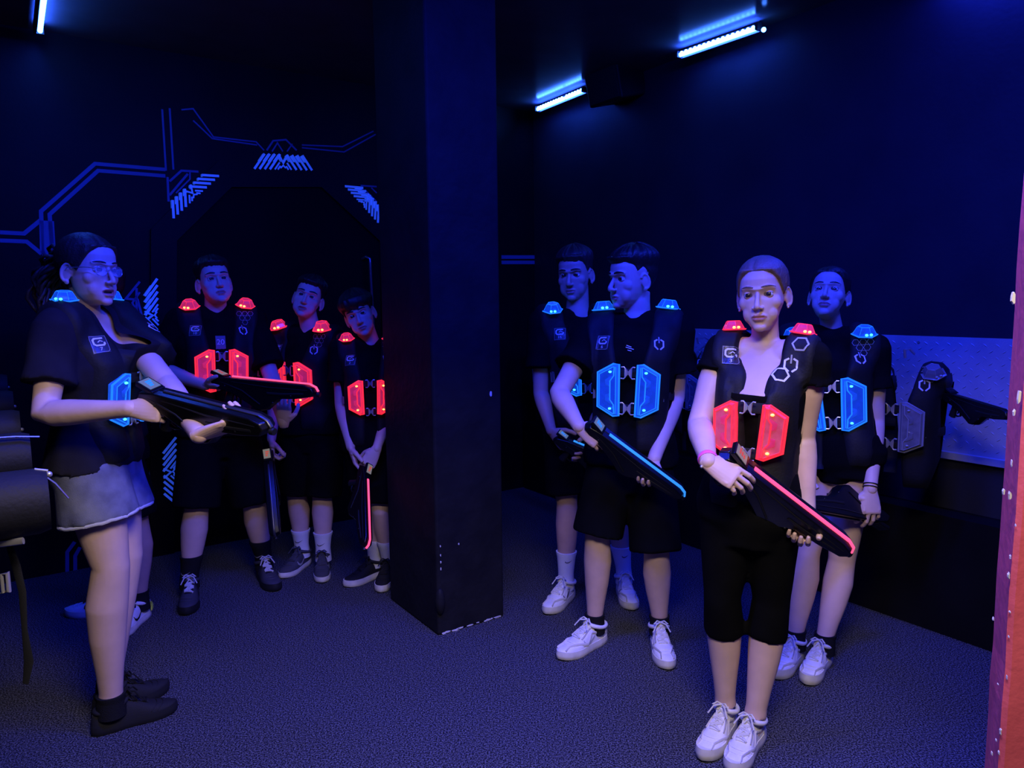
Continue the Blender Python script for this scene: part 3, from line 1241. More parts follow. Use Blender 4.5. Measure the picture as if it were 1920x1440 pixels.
def pod_frame(wr, x, q, sgn, off):
    p0, p1 = wr.at(sgn * .035, q, off), wr.at(sgn * .105, q, off)
    pv0, pv1 = wr.at(sgn * .06, q - .06, off), wr.at(sgn * .06, q + .06, off)
    ax = (p1 - p0).normalized()
    ay = (pv1 - pv0)
    ay = (ay - ax * ay.dot(ax)).normalized()
    az = ax.cross(ay)
    if az.dot(wr.f) < 0:
        az = -az
    return (p0 + (pv0 + pv1) / 2 - wr.at(sgn * .06, q, off)), ax, ay, az


POLY = [(-.004, .098), (.018, .100), (.080, .066), (.080, -.066), (.018, -.100), (-.004, -.098)]


def chest_pod(root, o, ax, ay, az, col, sc=1.0):
    m = POD[col]
    poly = [(a * sc, b * sc) for a, b in POLY]
    b = MB()
    b.prism(poly, o, ax, ay, az, 0, .014, 0)
    b.m = [1] * len(b.m)
    inn = b.bevel_cap(poly, o, ax, ay, az, .014, .026, .0105 * sc, 1, 0)
    pod = put('chest_light', b, [m['lens'], m['edge']], root, False)

    def P(a, c, h):
        return o + ax * (a * sc) + ay * (c * sc) + az * h
    r = MB()
    n = len(poly)
    r.tube([P(POLY[i][0], POLY[i][1], .015) for i in range(n)], .0036, 8, closed=True)
    cx, cy = .038, 0
    r.tube([o + ax * p.x + ay * p.y + az * .0262 for p in inn], .0016, 8, closed=True)
    r.tube([P(.012, .088, .026), P(.014, .055, .027), P(.028, .036, .027), P(.028, -.036, .027), P(.014, -.055, .027), P(.012, -.088, .026)], .0026, 8)
    put('light_rim', r, m['rim'], pod)
    for s2 in (1, -1):
        k = MB()
        k.tube([P(.020, s2 * .050, .024), P(.040, s2 * .034, .024), P(.040, s2 * .022, .024), P(.028, s2 * .014, .024)], [(.007, .005), (.011, .005), (.009, .005), (.003, .003)], 10)
        put('reflector', k, m['dome'], pod)
    for s2 in (1, -1):
        l = MB()
        l.ball(P(.028, s2 * .070, .027), (.0058, .0045, .004))
        put('led', l, m['led'], pod)
    return pod


def shoulder_dome(root, c, az, ax, col, sc=1.0):
    m = POD[col]
    ax = (ax - az * ax.dot(az)).normalized()
    ay = az.cross(ax)
    b = MB()
    rings = []
    for h, r in ((0, .045), (.006, .046), (.0075, .040), (.022, .034), (.034, .026), (.036, .022)):
        rings.append([c + ax * (r * sc * math.cos(PI / 3 * j)) + ay * (r * sc * math.sin(PI / 3 * j)) + az * h * sc for j in range(6)])
    b.loft(rings)
    dm = put('shoulder_light', b, m['dome'], root, False)
    r = MB()
    for h, rr, t in ((.004, .0462, .0022), (.0355, .024, .0013)):
        r.tube([c + ax * (rr * sc * math.cos(PI / 3 * j)) + ay * (rr * sc * math.sin(PI / 3 * j)) + az * h * sc for j in range(6)], t * sc, 6, closed=True)
    for j in range(6):
        a = PI / 3 * j
        r.tube([c + (ax * math.cos(a) + ay * math.sin(a)) * (.0405 * sc) + az * .008 * sc, c + (ax * math.cos(a) + ay * math.sin(a)) * (.0262 * sc) + az * .0345 * sc], .0009 * sc, 6)
    put('light_rim', r, m['rim'], dm)
    for k in (-1, 1):
        l = MB()
        dd = (V((0, -1, 0)) - az * V((0, -1, 0)).dot(az)).normalized()
        lr = az.cross(dd)
        l.ball(c + dd * .036 * sc + lr * k * .0085 * sc + az * .011 * sc, (.0055 * sc, .0055 * sc, .0045 * sc))
        put('led', l, m['led'], dm)
    return dm


def buckle(root, c, ax, ay, az, sc=1.0):
    """side-release clasp: two curled steel brackets with a waisted middle"""
    b = MB()
    for s2 in (-1, 1):
        pts = [(s2 * .026, .021), (s2 * .017, .022), (s2 * .012, .017), (s2 * .011, -.017), (s2 * .016, -.022), (s2 * .027, -.021)]
        b.tube([c + ax * p[0] * sc + ay * p[1] * sc + az * .008 for p in pts], [(.003 * sc, .0025)] * 6, 8)
        poly = [(0, .006), (s2 * .010, .019), (s2 * .012, 0), (s2 * .010, -.019), (0, -.006)]
        if s2 < 0:
            poly.reverse()
        b.prism([(p[0] * sc, p[1] * sc) for p in poly], c, ax, ay, az, .004, .010, .001)
    return put('buckle', b, STEEL, root)


def ring_buckle(root, c, ax, ay, az, sc=1.0):
    b = MB()
    pts = [(-.010, .024), (.008, .022), (.010, -.020), (-.008, -.024)]
    b.tube([c + ax * p[0] * sc + ay * p[1] * sc + az * .006 for p in pts], .0022, 8, closed=True)
    b.tube([c + ax * .0 * sc + ay * .023 * sc + az * .006, c + ax * .001 * sc - ay * .022 * sc + az * .006], .0016, 8)
    return put('side_buckle', b, STEEL, root)


HEXA = [(math.cos(PI / 3 * i), math.sin(PI / 3 * i)) for i in range(6)]
POWER_L = [(-.25, .78), (-.72, .50), (-.72, -.42), (-.18, -.92)]
POWER_R = [(.25, .78), (.72, .50), (.72, -.42), (.18, -.92)]
GLYPH = [(.75, .82), (-.55, .82), (-.85, .55), (-.85, -.15), (-.55, -.42), (.60, -.42), (.82, -.2), (.82, .1)]


def vest(wr, name_label, group, col, number=None, extra_hex=False, small_hex=True, dome_q=1.0, dome_x=.125, pods=True, pod_q=-.108, inner=1.0, domes=True, emblem_q=.56):
    base = wr.O - wr.up * .34
    root = empty('laser_tag_vest', base, name_label, 'vest', group)
    sw = wr.sw
    up = wr.up
    qs = [-.36, -.34, -.30, -.24, -.18, -.12, -.06, 0, .12, .25, .38, .5, .62, .75, .88, 1.0, 1.15, 1.3, 1.45, 1.6, 1.8, 2.0, 2.3, 2.6, 2.9, PI, PI + .06, PI + .12, PI + .2, PI + .26, PI + .32, PI + .34]
    nx = 16
    pads = {}
    for sgn in (1, -1):
        vs, fs = [], []
        for i, q in enumerate(qs):
            xi, xo = lerp_tab(EDGE, q)
            xi *= inner + (1 - inner) * sstep(.45, 1.35, q)
            endk = min(1, min(i, len(qs) - 1 - i) / 2.0)
            for j in range(nx + 1):
                u = j / nx
                th = .024 * max(0.0, 1 - abs(2 * u - 1) ** 5) ** .5 * (math.sqrt(1 - (1 - endk) ** 2)) - .006
                seam = .0025 * math.exp(-((abs(2 * u - 1) - .80) / .05) ** 2)
                vs.append(wr.at(sgn * (xi + (xo - xi) * u) * sw, q, th - seam))
        for i in range(len(qs) - 1):
            for j in range(nx):
                a = i * (nx + 1) + j
                fs.append((a, a + 1, a + nx + 2, a + nx + 1) if sgn < 0 else (a + nx + 1, a + nx + 2, a + 1, a))
        # soften
        mesh_obj('shoulder_pad', vs, fs, VEST, root)
        pads[sgn] = BVHTree.FromPolygons(vs, fs)
    both = {s: Wrap(pads[s], wr.O, wr.x, wr.f, wr.up, sw) for s in pads}

    def surf(sgn, x0, q0, off=.0014):
        w = both[sgn]
        p0 = w.at(sgn * x0 * sw, q0)
        t2 = (w.at(sgn * x0 * sw, q0 + .16) - w.at(sgn * x0 * sw, q0 - .16)).normalized()
        t1 = w.at(sgn * x0 * sw - .022, q0) - w.at(sgn * x0 * sw + .022, q0)
        n = t1.cross(t2).normalized()
        if n.dot(wr.f + up * .5) < 0:
            n = -n
        t2 = (up - n * up.dot(n)).normalized() * .75 + t2 * .25
        t2 = (t2 - n * t2.dot(n)).normalized()
        t1 = t2.cross(n)

        def fn(a, b):
            # a to the viewer's right when one faces the wearer, b upward
            h = pads[sgn].ray_cast(p0 + t1 * a + t2 * b + n * .06, -n, .12)
            return h[0] + n * off if h[0] is not None else None
        return fn
    if pods:
        for sgn in (1, -1):
            o, ax, ay, az = pod_frame(wr, .03, pod_q, sgn, .020)
            az = (az + wr.f * .8).normalized()
            ax = (ax - az * ax.dot(az)).normalized()
            ay = (ay - az * ay.dot(az) - ax * ay.dot(ax)).normalized()
            chest_pod(root, o, ax, ay, az, col, sw)
        for q in (pod_q + .068, pod_q - .072):
            o1 = (wr.at(.02, q, .020) + wr.at(-.02, q, .020)) / 2
            ax = -wr.x
            az = (wr.f - ax * wr.f.dot(ax)).normalized()
            buckle(root, o1 + az * .008, ax, up, az, sw)
            wb = MB()
            wb.tube([wr.at(.055 * sw, q, .012), o1, wr.at(-.055 * sw, q, .012)], [(.016, .0018)] * 3, 10, ref=up)
            put('webbing_strap', wb, WEB, root)
    for sgn in (1, -1):
        p = wr.at(sgn * .150 * sw, pod_q - .02, .004)
        d = (wr.x * sgn * .8 + wr.f * .5).normalized()
        h = wr.bvh.ray_cast(wr.O + up * (pod_q - .02) + d * .6, -d)
        if h[0] is not None:
            ring_buckle(root, h[0] + d * .002, (wr.f * .8 - wr.x * sgn * .5).normalized(), up, d, sw)
            wb = MB()
            pts = []
            for k in range(9):
                a = math.radians(40 + k * 14)
                dd = wr.x * sgn * math.sin(a) + wr.f * math.cos(a)
                hh = wr.bvh.ray_cast(wr.O + up * (pod_q - .02) + dd * .6, -dd)
                if hh[0] is not None:
                    pts.append(hh[0] + dd * .003)
            if len(pts) > 2:
                wb.tube(pts, [(.018, .002)] * len(pts), 10, ref=up)
                put('side_strap', wb, WEB, root)
    if domes:
        for sgn in (1, -1):
            dq = dome_q
            c = both[sgn].at(sgn * dome_x * sw, dq, -.004)
            o, d = wr.raydir(dq)
            n = (d + wr.x * sgn * .10 + up * .1).normalized()
            shoulder_dome(root, c, n, wr.x, col, sw)
    # plaque with the bracket sign on the right pad
    fn = surf(1, .108, emblem_q)
    sq = [V((a, b)) for a, b in ((-.027, .030), (.027, .030), (.027, -.030), (-.027, -.030))]
    quads = []
    for i in range(6):
        for j in range(6):
            x0, x1 = -.027 + .009 * i, -.027 + .009 * (i + 1)
            y0, y1 = -.030 + .010 * j, -.030 + .010 * (j + 1)
            quads.append((V((x0, y0)), V((x1, y0)), V((x1, y1)), V((x0, y1))))
    pl = decal('emblem_plaque', quads, fn, PLAQ, root) or root
    fn2 = surf(1, .108, emblem_q, .0028)
    decal('bracket_emblem', stroke([(a * .020, b * .020 + .004) for a, b in GLYPH], .0058) + stroke([(-.004, .006), (.004, .012), (.012, .008)], .003), fn2, PRINT, pl)
    decal('plaque_outline', stroke([(-.025, .028), (.025, .028), (.025, -.022), (.019, -.028), (-.025, -.028)], .0012, True), fn2, GREYP, pl)
    if number:
        tv, tf = text_mesh(number, .020)
        vs = [fn2(p.x, p.y * .85 - .018) for p in tv]
        if pl is not None and all(p is not None for p in vs):
            mesh_obj('number', vs, tf, PRINT, pl, None, False)
    # power sign on the left pad
    px0 = .105
    fp = surf(-1, px0, emblem_q, .0018)
    decal('power_emblem', stroke([(a * .024, b * .024) for a, b in POWER_L], .0056) + stroke([(a * .024, b * .024) for a, b in POWER_R], .0056), fp, PRINT, root)
    decal('power_bar', stroke([(0, .030), (0, .004)], .0048), fp, GREYP, root)
    if extra_hex:
        fh = surf(-1, .082, emblem_q - .40, .0018)
        decal('hexagon_emblem', stroke([(a * .024, b * .024) for a, b in HEXA], .0055, True), fh, PRINT, root)
        fh = surf(-1, .132, emblem_q + .20, .0018)
        decal('hexagon_emblem', stroke([(a * .024, b * .022) for a, b in HEXA], .0048, True), fh, GREYP, root)
    elif small_hex:
        q = []
        for hx, hy in ((-.013, .0), (.013, .0), (0, -.0215), (-.026, .0215), (.026, .0215), (0, .0215)):
            q += stroke([(hx + a * .0125, hy + b * .0125) for a, b in HEXA], .0014, True)
        decal('small_hexagons', q, surf(-1, dome_x - .006, emblem_q + .40, .0016), GREYP, root)
    return root, both


def wear(H, label, group, col, **k):
    J = H.J
    up, x, f = H.axes
    sd = (J['sR'] - J['sL']).length
    O = (J['sR'] + J['sL']) / 2 - up * .125 - f * .01
    wr = Wrap(H.shirt_bvh, O, x, f, up, sd / .33)
    return vest(wr, label, group, col, **k), wr


# ------------------------------------------------------------------ guns (x forward, z up, y to the left; the rear top corner is the origin)
GUNL = .60
SIDE = [(0, -.040), (.020, -.010), (.085, 0), (.545, 0), (.588, -.012), (.600, -.034), (.585, -.058), (.500, -.076), (.405, -.086), (.335, -.150), (.285, -.160), (.225, -.128), (.130, -.080), (.045, -.062)]


def gun(rear, tip, top, label, group, col, screen='red', sc=None):
    d = (tip - rear)
    L = d.length
    sc = sc or L / GUNL
    xx = d.normalized()
    zz = (top - xx * top.dot(xx)).normalized()
    yy = zz.cross(xx)
    M = Matrix.Translation(rear) @ Matrix((xx, yy, zz)).transposed().to_4x4() @ Matrix.Scale(sc, 4)
    root = empty('laser_gun', None, label, 'toy gun', group, M)
    X, Y, Z = V((1, 0, 0)), V((0, 1, 0)), V((0, 0, 1))
    b = MB()
    b.prism(SIDE, (0, 0, 0), X, Z, Y, 0, .032, .010)
    b.prism([(a, c) for a, c in SIDE], (0, 0, 0), X, Z, Y, 0, -.032, .010)
    o = put('gun_body', b, GUNB, root, True, 30)
    bevel(o, .004, 2)
    p = MB()
    for s2 in (-1, 1):
        p.tube([V((.06, s2 * .0285, -.022)), V((.20, s2 * .033, -.060)), V((.300, s2 * .033, -.120))], [(.004, .0035)] * 3, 8)
        p.tube([V((.14, s2 * .030, -.020)), V((.34, s2 * .033, -.030)), V((.56, s2 * .030, -.026))], [(.0028, .003)] * 3, 8)
        p.tube([V((.34, s2 * .033, -.060)), V((.42, s2 * .033, -.058)), V((.54, s2 * .031, -.046))], [(.006, .003)] * 3, 8)
        for bx, bz in ((.10, -.045), (.37, -.105), (.47, -.062)):
            p.ball((bx, s2 * .031, bz), (.005, .004, .005))
    put('side_trim', p, GUNP, root)
    st = MB()
    st.tube([V((.125, 0, .0015)), V((.555, 0, .0015)), V((.590, 0, -.012)), V((.603, 0, -.032))], [(.0085, .0045)] * 4, 12, ref=Y)
    put('light_strip', st, POD[col]['strip'], root)
    hs = MB()
    sM = Matrix.Rotation(.30, 3, 'Y')
    hs.box((.055, 0, .006), (.082, .056, .018), sM)
    o = put('screen_housing', hs, GUNB, root, False)
    bevel(o, .003, 2)
    scn = MB()
    scn.box(V((.055, 0, .006)) + sM @ V((-.004, 0, .0096)), (.060, .043, .002), sM)
    so = put('screen', scn, SCREENB if screen == 'blue' else GUNP if screen == 'off' else SCREEN, root, False)
    sy = MB()
    for q in range(3):
        sy.box(V((.055, 0, .006)) + sM @ V((-.016 + q * .012, .004 - q * .003, .0112)), (.008, .022 - q * .004, .0012), sM)
    put('screen_symbols', sy, SCRRED if screen == 'red' else GUNP if screen == 'off' else POD['blue']['rim'], so, False)
    g = MB()
    g.tube([V((.120, 0, -.060)), V((.105, 0, -.110)), V((.092, 0, -.150))], [(.022, .017), (.021, .017), (.024, .018)], 14, ref=X)
    put('rear_grip', g, GUNP, root)
    g = MB()
    g.tube([V((.170, 0, -.090)), V((.168, 0, -.132)), V((.140, 0, -.140)), V((.108, 0, -.128))], [(.006, .006)] * 4, 10, ref=Y)
    put('trigger_guard', g, GUNB, root)
    t = MB()
    t.tube([V((.142, 0, -.090)), V((.148, 0, -.108)), V((.142, 0, -.122))], .0045, 8)
    put('trigger', t, GUNP, root)
    m = MB()
    m.tube([V((.598, 0, -.046)), V((.612, 0, -.047))], [.014, .012], 14)
    put('muzzle', m, GUNP, root)
    return root, M
# ------------------------------------------------------------------ the room


def structure(name, mb, m, smooth=False):
    o = put(name, mb, m, None, smooth)
    o['kind'] = 'structure'
    return o


def noise_mat(name, c0, c1, scale, rough, bump, bscale, spec=0.4, thr=(.45, .55), coat=0.0):
    m = bpy.data.materials.new(name)
    m.use_nodes = True
    nt = m.node_tree
    b = nt.nodes['Principled BSDF']
    b.inputs['Roughness'].default_value = rough
    b.inputs['Specular IOR Level'].default_value = spec
    b.inputs['Coat Weight'].default_value = coat
    tc = nt.nodes.new('ShaderNodeTexCoord')
    n = nt.nodes.new('ShaderNodeTexNoise')
    n.inputs['Scale'].default_value = scale
    n.inputs['Detail'].default_value = 8
    cr = nt.nodes.new('ShaderNodeValToRGB')
    cr.color_ramp.elements[0].position, cr.color_ramp.elements[1].position = thr
    cr.color_ramp.elements[0].color = (*c0, 1)
    cr.color_ramp.elements[1].color = (*c1, 1)
    n2 = nt.nodes.new('ShaderNodeTexNoise')
    n2.inputs['Scale'].default_value = bscale
    n2.inputs['Detail'].default_value = 4
    bp = nt.nodes.new('ShaderNodeBump')
    bp.inputs['Strength'].default_value = bump
    bp.inputs['Distance'].default_value = 0.006
    nt.links.new(tc.outputs['Object'], n.inputs['Vector'])
    nt.links.new(tc.outputs['Object'], n2.inputs['Vector'])
    nt.links.new(n.outputs['Fac'], cr.inputs['Fac'])
    nt.links.new(cr.outputs['Color'], b.inputs['Base Color'])
    nt.links.new(n2.outputs['Fac'], bp.inputs['Height'])
    nt.links.new(bp.outputs['Normal'], b.inputs['Normal'])
    return m


CARPET = noise_mat('carpet', (0.008, 0.008, 0.011), (0.20, 0.20, 0.235), 190, 0.95, 1.0, 230, 0.1, (.42, .70))
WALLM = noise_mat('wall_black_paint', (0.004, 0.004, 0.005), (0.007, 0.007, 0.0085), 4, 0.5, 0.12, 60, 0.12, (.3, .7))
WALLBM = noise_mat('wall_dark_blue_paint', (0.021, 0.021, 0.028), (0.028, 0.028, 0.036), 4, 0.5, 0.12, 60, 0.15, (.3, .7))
CEILM = noise_mat('ceiling_black_gloss', (0.095, 0.095, 0.105), (0.115, 0.115, 0.13), 5, 0.16, 0.03, 40, 0.07, (.3, .7))
PILM = noise_mat('pillar_rough_paint', (0.008, 0.008, 0.010), (0.014, 0.014, 0.016), 7, 0.6, 0.7, 22, 0.12, (.3, .7))
DOORM = noise_mat('door_black', (0.004, 0.004, 0.005), (0.006, 0.006, 0.007), 4, 0.6, 0.08, 60, 0.06, (.3, .7))
PLATEM = noise_mat('aluminium_plate', (0.36, 0.36, 0.37), (0.46, 0.46, 0.47), 8, 0.5, 0.25, 200, 0.5, (.3, .7))
PAINT = mat('blue_white_wall_paint', (0.10, 0.14, 0.34), 0.7, 0.3)
UVPAINT = mat('bright_uv_paint', (0.35, 0.5, 0.9), 0.7, 0.3, emit=(0.03, 0.12, 1.0), estr=0.34)
BARM = mat('lamp_housing', (0.02, 0.02, 0.024), 0.4, 0.5)
TUBE = mat('blue_led_tube', (0.2, 0.5, 1), 0.4, 0.5, emit=(0.045, 0.19, 1.0), estr=22.0)
LEDM = mat('blue_led_chip', (0.2, 0.5, 1), 0.4, 0.5, emit=(0.045, 0.17, 1.0), estr=60.0)
CHROME = mat('handle_metal', (0.35, 0.35, 0.38), 0.25, 0.5, metal=0.9)
CHIP = mat('bare_plaster', (0.6, 0.58, 0.55), 0.9, 0.2)
BOXM = mat('speaker_black', (0.006, 0.006, 0.007), 0.6, 0.3)

b = MB(); b.box((0, 2.5, -.05), (12, 12, .1)); structure('floor', b, CARPET)
b = MB(); b.box((0, 2.5, ZC + .05), (12, 12, .1)); structure('ceiling', b, CEILM)


def wall_box(p, d, n, s0, s1, z0, z1, th, mb):
    """slab whose front face lies on p, d, running s0..s1, thickness away from n"""
    c = p + d * ((s0 + s1) / 2) - n * (th / 2)
    mb.box((c.x, c.y, (z0 + z1) / 2), (s1 - s0, th, z1 - z0), Matrix((d, d.cross(V((0, 0, 1))) * -1, V((0, 0, 1)))).transposed())


NA = V((D1.y, -D1.x, 0))          # out of the patterned wall into the room
NB = V((-D1.x, -D1.y, 0))         # out of the plate wall into the room
# corner of the two walls
den = (PB - PA)
sA = den.dot(D1)
CORNER = PA + D1 * sA
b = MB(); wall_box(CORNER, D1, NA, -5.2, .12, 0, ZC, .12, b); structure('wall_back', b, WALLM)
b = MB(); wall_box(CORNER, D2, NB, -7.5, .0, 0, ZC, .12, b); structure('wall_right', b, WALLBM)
PC = V((-2.86, 3.62, 0))
b = MB(); wall_box(PC, D2, -NB, -6.0, .1, 0, ZC, .12, b); structure('wall_left', b, WALLM)
# plinth under the plates
b = MB(); wall_box(CORNER + NB * .13, D2, NB, -5.5, -.02, 0, .52, .13, b); o = structure('trim_1', b, WALLM)

# doorway the camera looks through: lintel and left jamb (the red post is its right jamb)
b = MB(); b.box((0, 1.31, 2.47), (12, .10, .90)); b.box((-3.7, 1.31, 1.03), (4.6, .10, 2.06)); b.box((3.75, 1.31, 1.03), (4.75, .10, 2.06)); structure('wall_front', b, WALLM)

# pillar
pc = V((-0.327, 3.069, 0))
b = MB()
c = pc + D1 * .165 + D2 * .245 * 1.0
b.box((c.x, c.y, ZC / 2), (.345, .49, ZC), Matrix((D1, D2, V((0, 0, 1)))).transposed())
pil = empty('pillar', (c.x, c.y, 0), 'square black painted pillar with worn white chips along its foot', 'pillar')
pb = put('shaft', b, PILM, pil, False)
bevel(pb, .012, 3)
CHIP_ON = pil
random.seed(11)


def chip(p, along, out, l, h):
    ch = MB()
    M = Matrix((along, out, V((0, 0, 1)))).transposed()
    poly = []
    for k in range(9):
        a = 2 * PI * k / 9
        rr = random.uniform(.6, 1.0)
        poly.append((l / 2 * rr * math.cos(a), h / 2 * rr * math.sin(a)))
    ch.prism(poly, p, along, V((0, 0, 1)), out, -.002, .0022, .001)
    put('paint_chip', ch, CHIP, CHIP_ON, False)


for k in range(9):
    s = random.uniform(0.01, .33)
    chip(pc + D1 * s + V((0, 0, random.uniform(.003, .010))), D1, NA, random.uniform(.012, .045), random.uniform(.005, .012))
for s, l in ((.30, .05), (.25, .04), (.10, .05), (.04, .035)):
    chip(pc + D1 * s + V((0, 0, .008)), D1, NA, l, .011)
for k in range(6):
    s = random.uniform(0.0, .45)
    chip(pc + D2 * s + V((0, 0, .006)), D2, NB, random.uniform(.015, .04), .008)
for z in (.12, .30, .33, .36, .40):
    chip(pc + D1 * .012 + V((0, 0, z)), D1, NA, .008, random.uniform(.008, .02))
p = on_plane(920, 738, pc, NA); chip(p, D1, NA, .016, .034)
p = on_plane(860, 1020, pc, NA); chip(p, D1, NA, .008, .014)
kn = MB()
p = pc + D1 * .004 + V((0, 0, .155)) + NA * .002
kn.ball(p, (.022, .022, .060))
put('gouge', kn, PILM, pil)

# diamond plates behind the racks
_pl = [(-3.05, -1.62), (-1.585, -.72), (-4.6, -3.09)]
for i, (s0, s1) in enumerate([(-3.42, -2.405), (-2.365, -1.36), (-1.32, -.30), (-4.6, -3.46)]):
    root = empty('diamond_plate_panel', CORNER + D2 * ((s0 + s1) / 2) + V((0, 0, .765)),
                 ['aluminium tread plate panel behind the hanging vest next to the red post', 'aluminium tread plate panel behind the dark haired woman in the blue vest',
                  'aluminium tread plate panel at the far end of the wall by the corner', 'aluminium tread plate panel mostly hidden by the red post'][i], 'metal panel', 'tread plate panels along the wall')
    b = MB(); wall_box(CORNER + NB * .006, D2, NB, s0, s1, .775, 1.272, .006, b)
    put('plate', b, PLATEM, root, False)
    lz = MB()
    row = 0
    z = .80
    while z < 1.26:
        s = s0 + .02 + (.024 if row % 2 else 0)
        while s < s1 - .02:
            p = CORNER + D2 * s + NB * .006 + V((0, 0, z))
            sg = 1 if (row % 2) else -1
            u = (D2 * .80 + V((0, 0, .6 * sg))).normalized()
            w = NB.cross(u)
            lz.add([p + u * .012, p + w * .0034, p - u * .012, p - w * .0034, p + NB * .0035 + u * .004, p + NB * .0035 - u * .004],
                   [(0, 1, 4), (1, 2, 5, 4), (2, 3, 5), (3, 0, 4, 5)])
            s += .048
        z += .026
        row += 1
    put('tread_bars', lz, PLATEM, root, False)
    for s in (s0 + .05, (s0 + s1) / 2, s1 - .05):
        for z in (1.245, .80):
            p = CORNER + D2 * s + NB * .007 + V((0, 0, z))
            sc_ = MB()
            sc_.tube([p, p + NB * .003], .006, 10)
            put('screw', sc_, STEEL, root)
    lp = MB(); wall_box(CORNER + NB * .03, D2, NB, s0, s1, .745, .775, .03, lp)
    put('edge_lip', lp, PLATEM, root, False)

# painted lines on the patterned wall


def wall_quads(px, w, closed=False, off=.003, s=None):
    org = PA

    def to2(p):
        q = on_a(*p) - org
        return (q.dot(D1), q.z)
    return stroke([to2(p) for p in px], w, closed, .5)


def wall_mark(name, lines, m, off=.003):
    mb = MB()
    for px, w in lines:
        for q in wall_quads(px, w):
            f = [PA + D1 * p.x + V((0, 0, p.y)) + NA * off for p in q]
            k = [p - NA * (off - .0005) for p in f]
            mb.add(f + k, [(0, 1, 2, 3), (0, 4, 5, 1), (1, 5, 6, 2), (2, 6, 7, 3), (3, 7, 4, 0)])
    o = put(name, mb, m, None, False)
    o['kind'] = 'structure'
    return o


LINES = [
    ([(-400, 415), (45, 438), (76, 413)], .020), ([(-400, 434), (50, 453), (78, 476)], .020),
    ([(310, 318), (178, 307), (77, 396), (79, 470), (96, 502)], .019), ([(310, 330), (184, 320), (93, 402), (98, 470), (104, 492)], .019),
    ([(88, 414), (92, 478)], .062),
    ([(304, 205), (311, 320)], .010), ([(318, 203), (325, 318)], .010),
    ([(318, 340), (340, 320), (372, 322)], .012), ([(314, 332), (316, 378)], .012), ([(318, 366), (352, 326)], .012), ([(330, 362), (356, 336), (356, 322)], .008),
    ([(340, 206), (362, 204), (400, 257), (480, 266), (495, 282)], .008), ([(322, 202), (398, 260), (402, 257)][1:], .008), ([(362, 226), (398, 260), (482, 272)], .008),
    ([(500, 282), (512, 264), (536, 262), (556, 282)], .010), ([(510, 284), (520, 268), (530, 284)], .008), ([(538, 284), (548, 270)], .008),
    ([(566, 277), (645, 285), (704, 252)], .008), ([(566, 272), (642, 275), (700, 246)], .008),
    ([(676, 348), (706, 350)], .010), ([(684, 356), (706, 378)], .008), ([(696, 352), (706, 362)], .008),
    ([(262, 528), (236, 560), (258, 562), (268, 600)], .012), ([(262, 548), (248, 568), (262, 590)], .010), ([(256, 540), (256, 620)], .012), ([(244, 590), (264, 640)], .010),
    ([(300, 838), (286, 868), (278, 905), (296, 936)], .014), ([(296, 856), (300, 930)], .010), ([(288, 880), (302, 900), (290, 925)], .010), ([(284, 905), (300, 940)], .012),
    ([(126, 1075), (126, 1035), (140, 1016)], .018), ([(141, 1072), (141, 1042), (150, 1026)], .018),
]
wall_mark('trim_2', LINES, PAINT)
wall_mark('trim_3', [([(940, 482), (1003, 482)], .026), ([(940, 492), (1003, 492)], .026)], PAINT)


def chevrons(A, B, C, D, mirror=False):
    """A-B long side, D-C short side (pixels): slanted bars from each end meeting in nested arrows"""
    out = []
    A, B, C, D = (V(p) for p in (A, B, C, D))

    def L(u, v):
        return tuple((A.lerp(B, u)).lerp(D.lerp(C, u), v))
    uD = 0.0
    for i in range(4):
        u = .02 + i * .086
        for w in (u, 1 - u):
            out.append(([L2(A, B, C, D, w, 0), L2(A, B, C, D, w, 1)], .013))
    for j in range(2):
        u = .362 + j * .050
        for w in (u, 1 - u):
            out.append(([L2(A, B, C, D, w, 0), L2(A, B, C, D, w, .46 - .22 * j)], .009))
    for hw, lo, hi in ((.090, .42, 1.0),):
        out.append(([L(.5 - hw * 1.25, hi), L(.5, lo), L(.5 + hw * 1.25, hi)], .009))
    out.append(([L(.455, .10), L(.5, .28), L(.545, .10)], .008))
    return out


def L2(A, B, C, D, u, v):
    # bars keep the slant of the ends towards the middle
    p0 = A.lerp(B, u)
    if u <= .5:
        q = p0 + (D - A)
    else:
        q = p0 + (C - B)
    return tuple(p0.lerp(q, v))


PANELS = [((472, 318), (584, 321), (566, 293), (491, 290)),
          ((322, 412), (410, 330), (378, 328), (320, 378)),
          ((706, 420), (642, 349), (676, 352), (708, 386)),
          ((297, 660), (293, 520), (270, 552), (272, 634)),
          ((330, 946), (328, 816), (304, 846), (306, 926))]
for pn in PANELS:
    o = wall_mark('trim_4', chevrons(*pn), UVPAINT, .034)

# octagonal portal and its door
def a2(p, off=0.0):
    return on_a(*p) + NA * off


inner = [(326, 1040), (330, 452), (432, 352), (600, 352), (712, 455), (716, 975)]
outer = [(288, 1052), (292, 470), (300, 436), (418, 324), (456, 286), (598, 290), (640, 338), (730, 420), (752, 440), (760, 958)]
PA2 = lambda p: ((on_a(*p) - PA).dot(D1), max(0, on_a(*p).z))
door = empty('door_1', PA + D1 * -.4, None, None)
door['kind'] = 'structure'
b = MB()
ii = [PA2(p) for p in inner]
ii[0] = (ii[0][0], 0); ii[-1] = (ii[-1][0], 0)
b.prism(ii, PA, D1, V((0, 0, 1)), NA, .002, .010)
put('door_leaf', b, DOORM, door, False)
fr = MB()
oo = [(ii[0][0] - .13, 0), (ii[1][0] - .13, ii[1][1] + .06), (ii[2][0] - .06, ii[2][1] + .15), (ii[3][0] + .06, ii[3][1] + .15), (ii[4][0] + .13, ii[4][1] + .06), (ii[5][0] + .13, 0)]
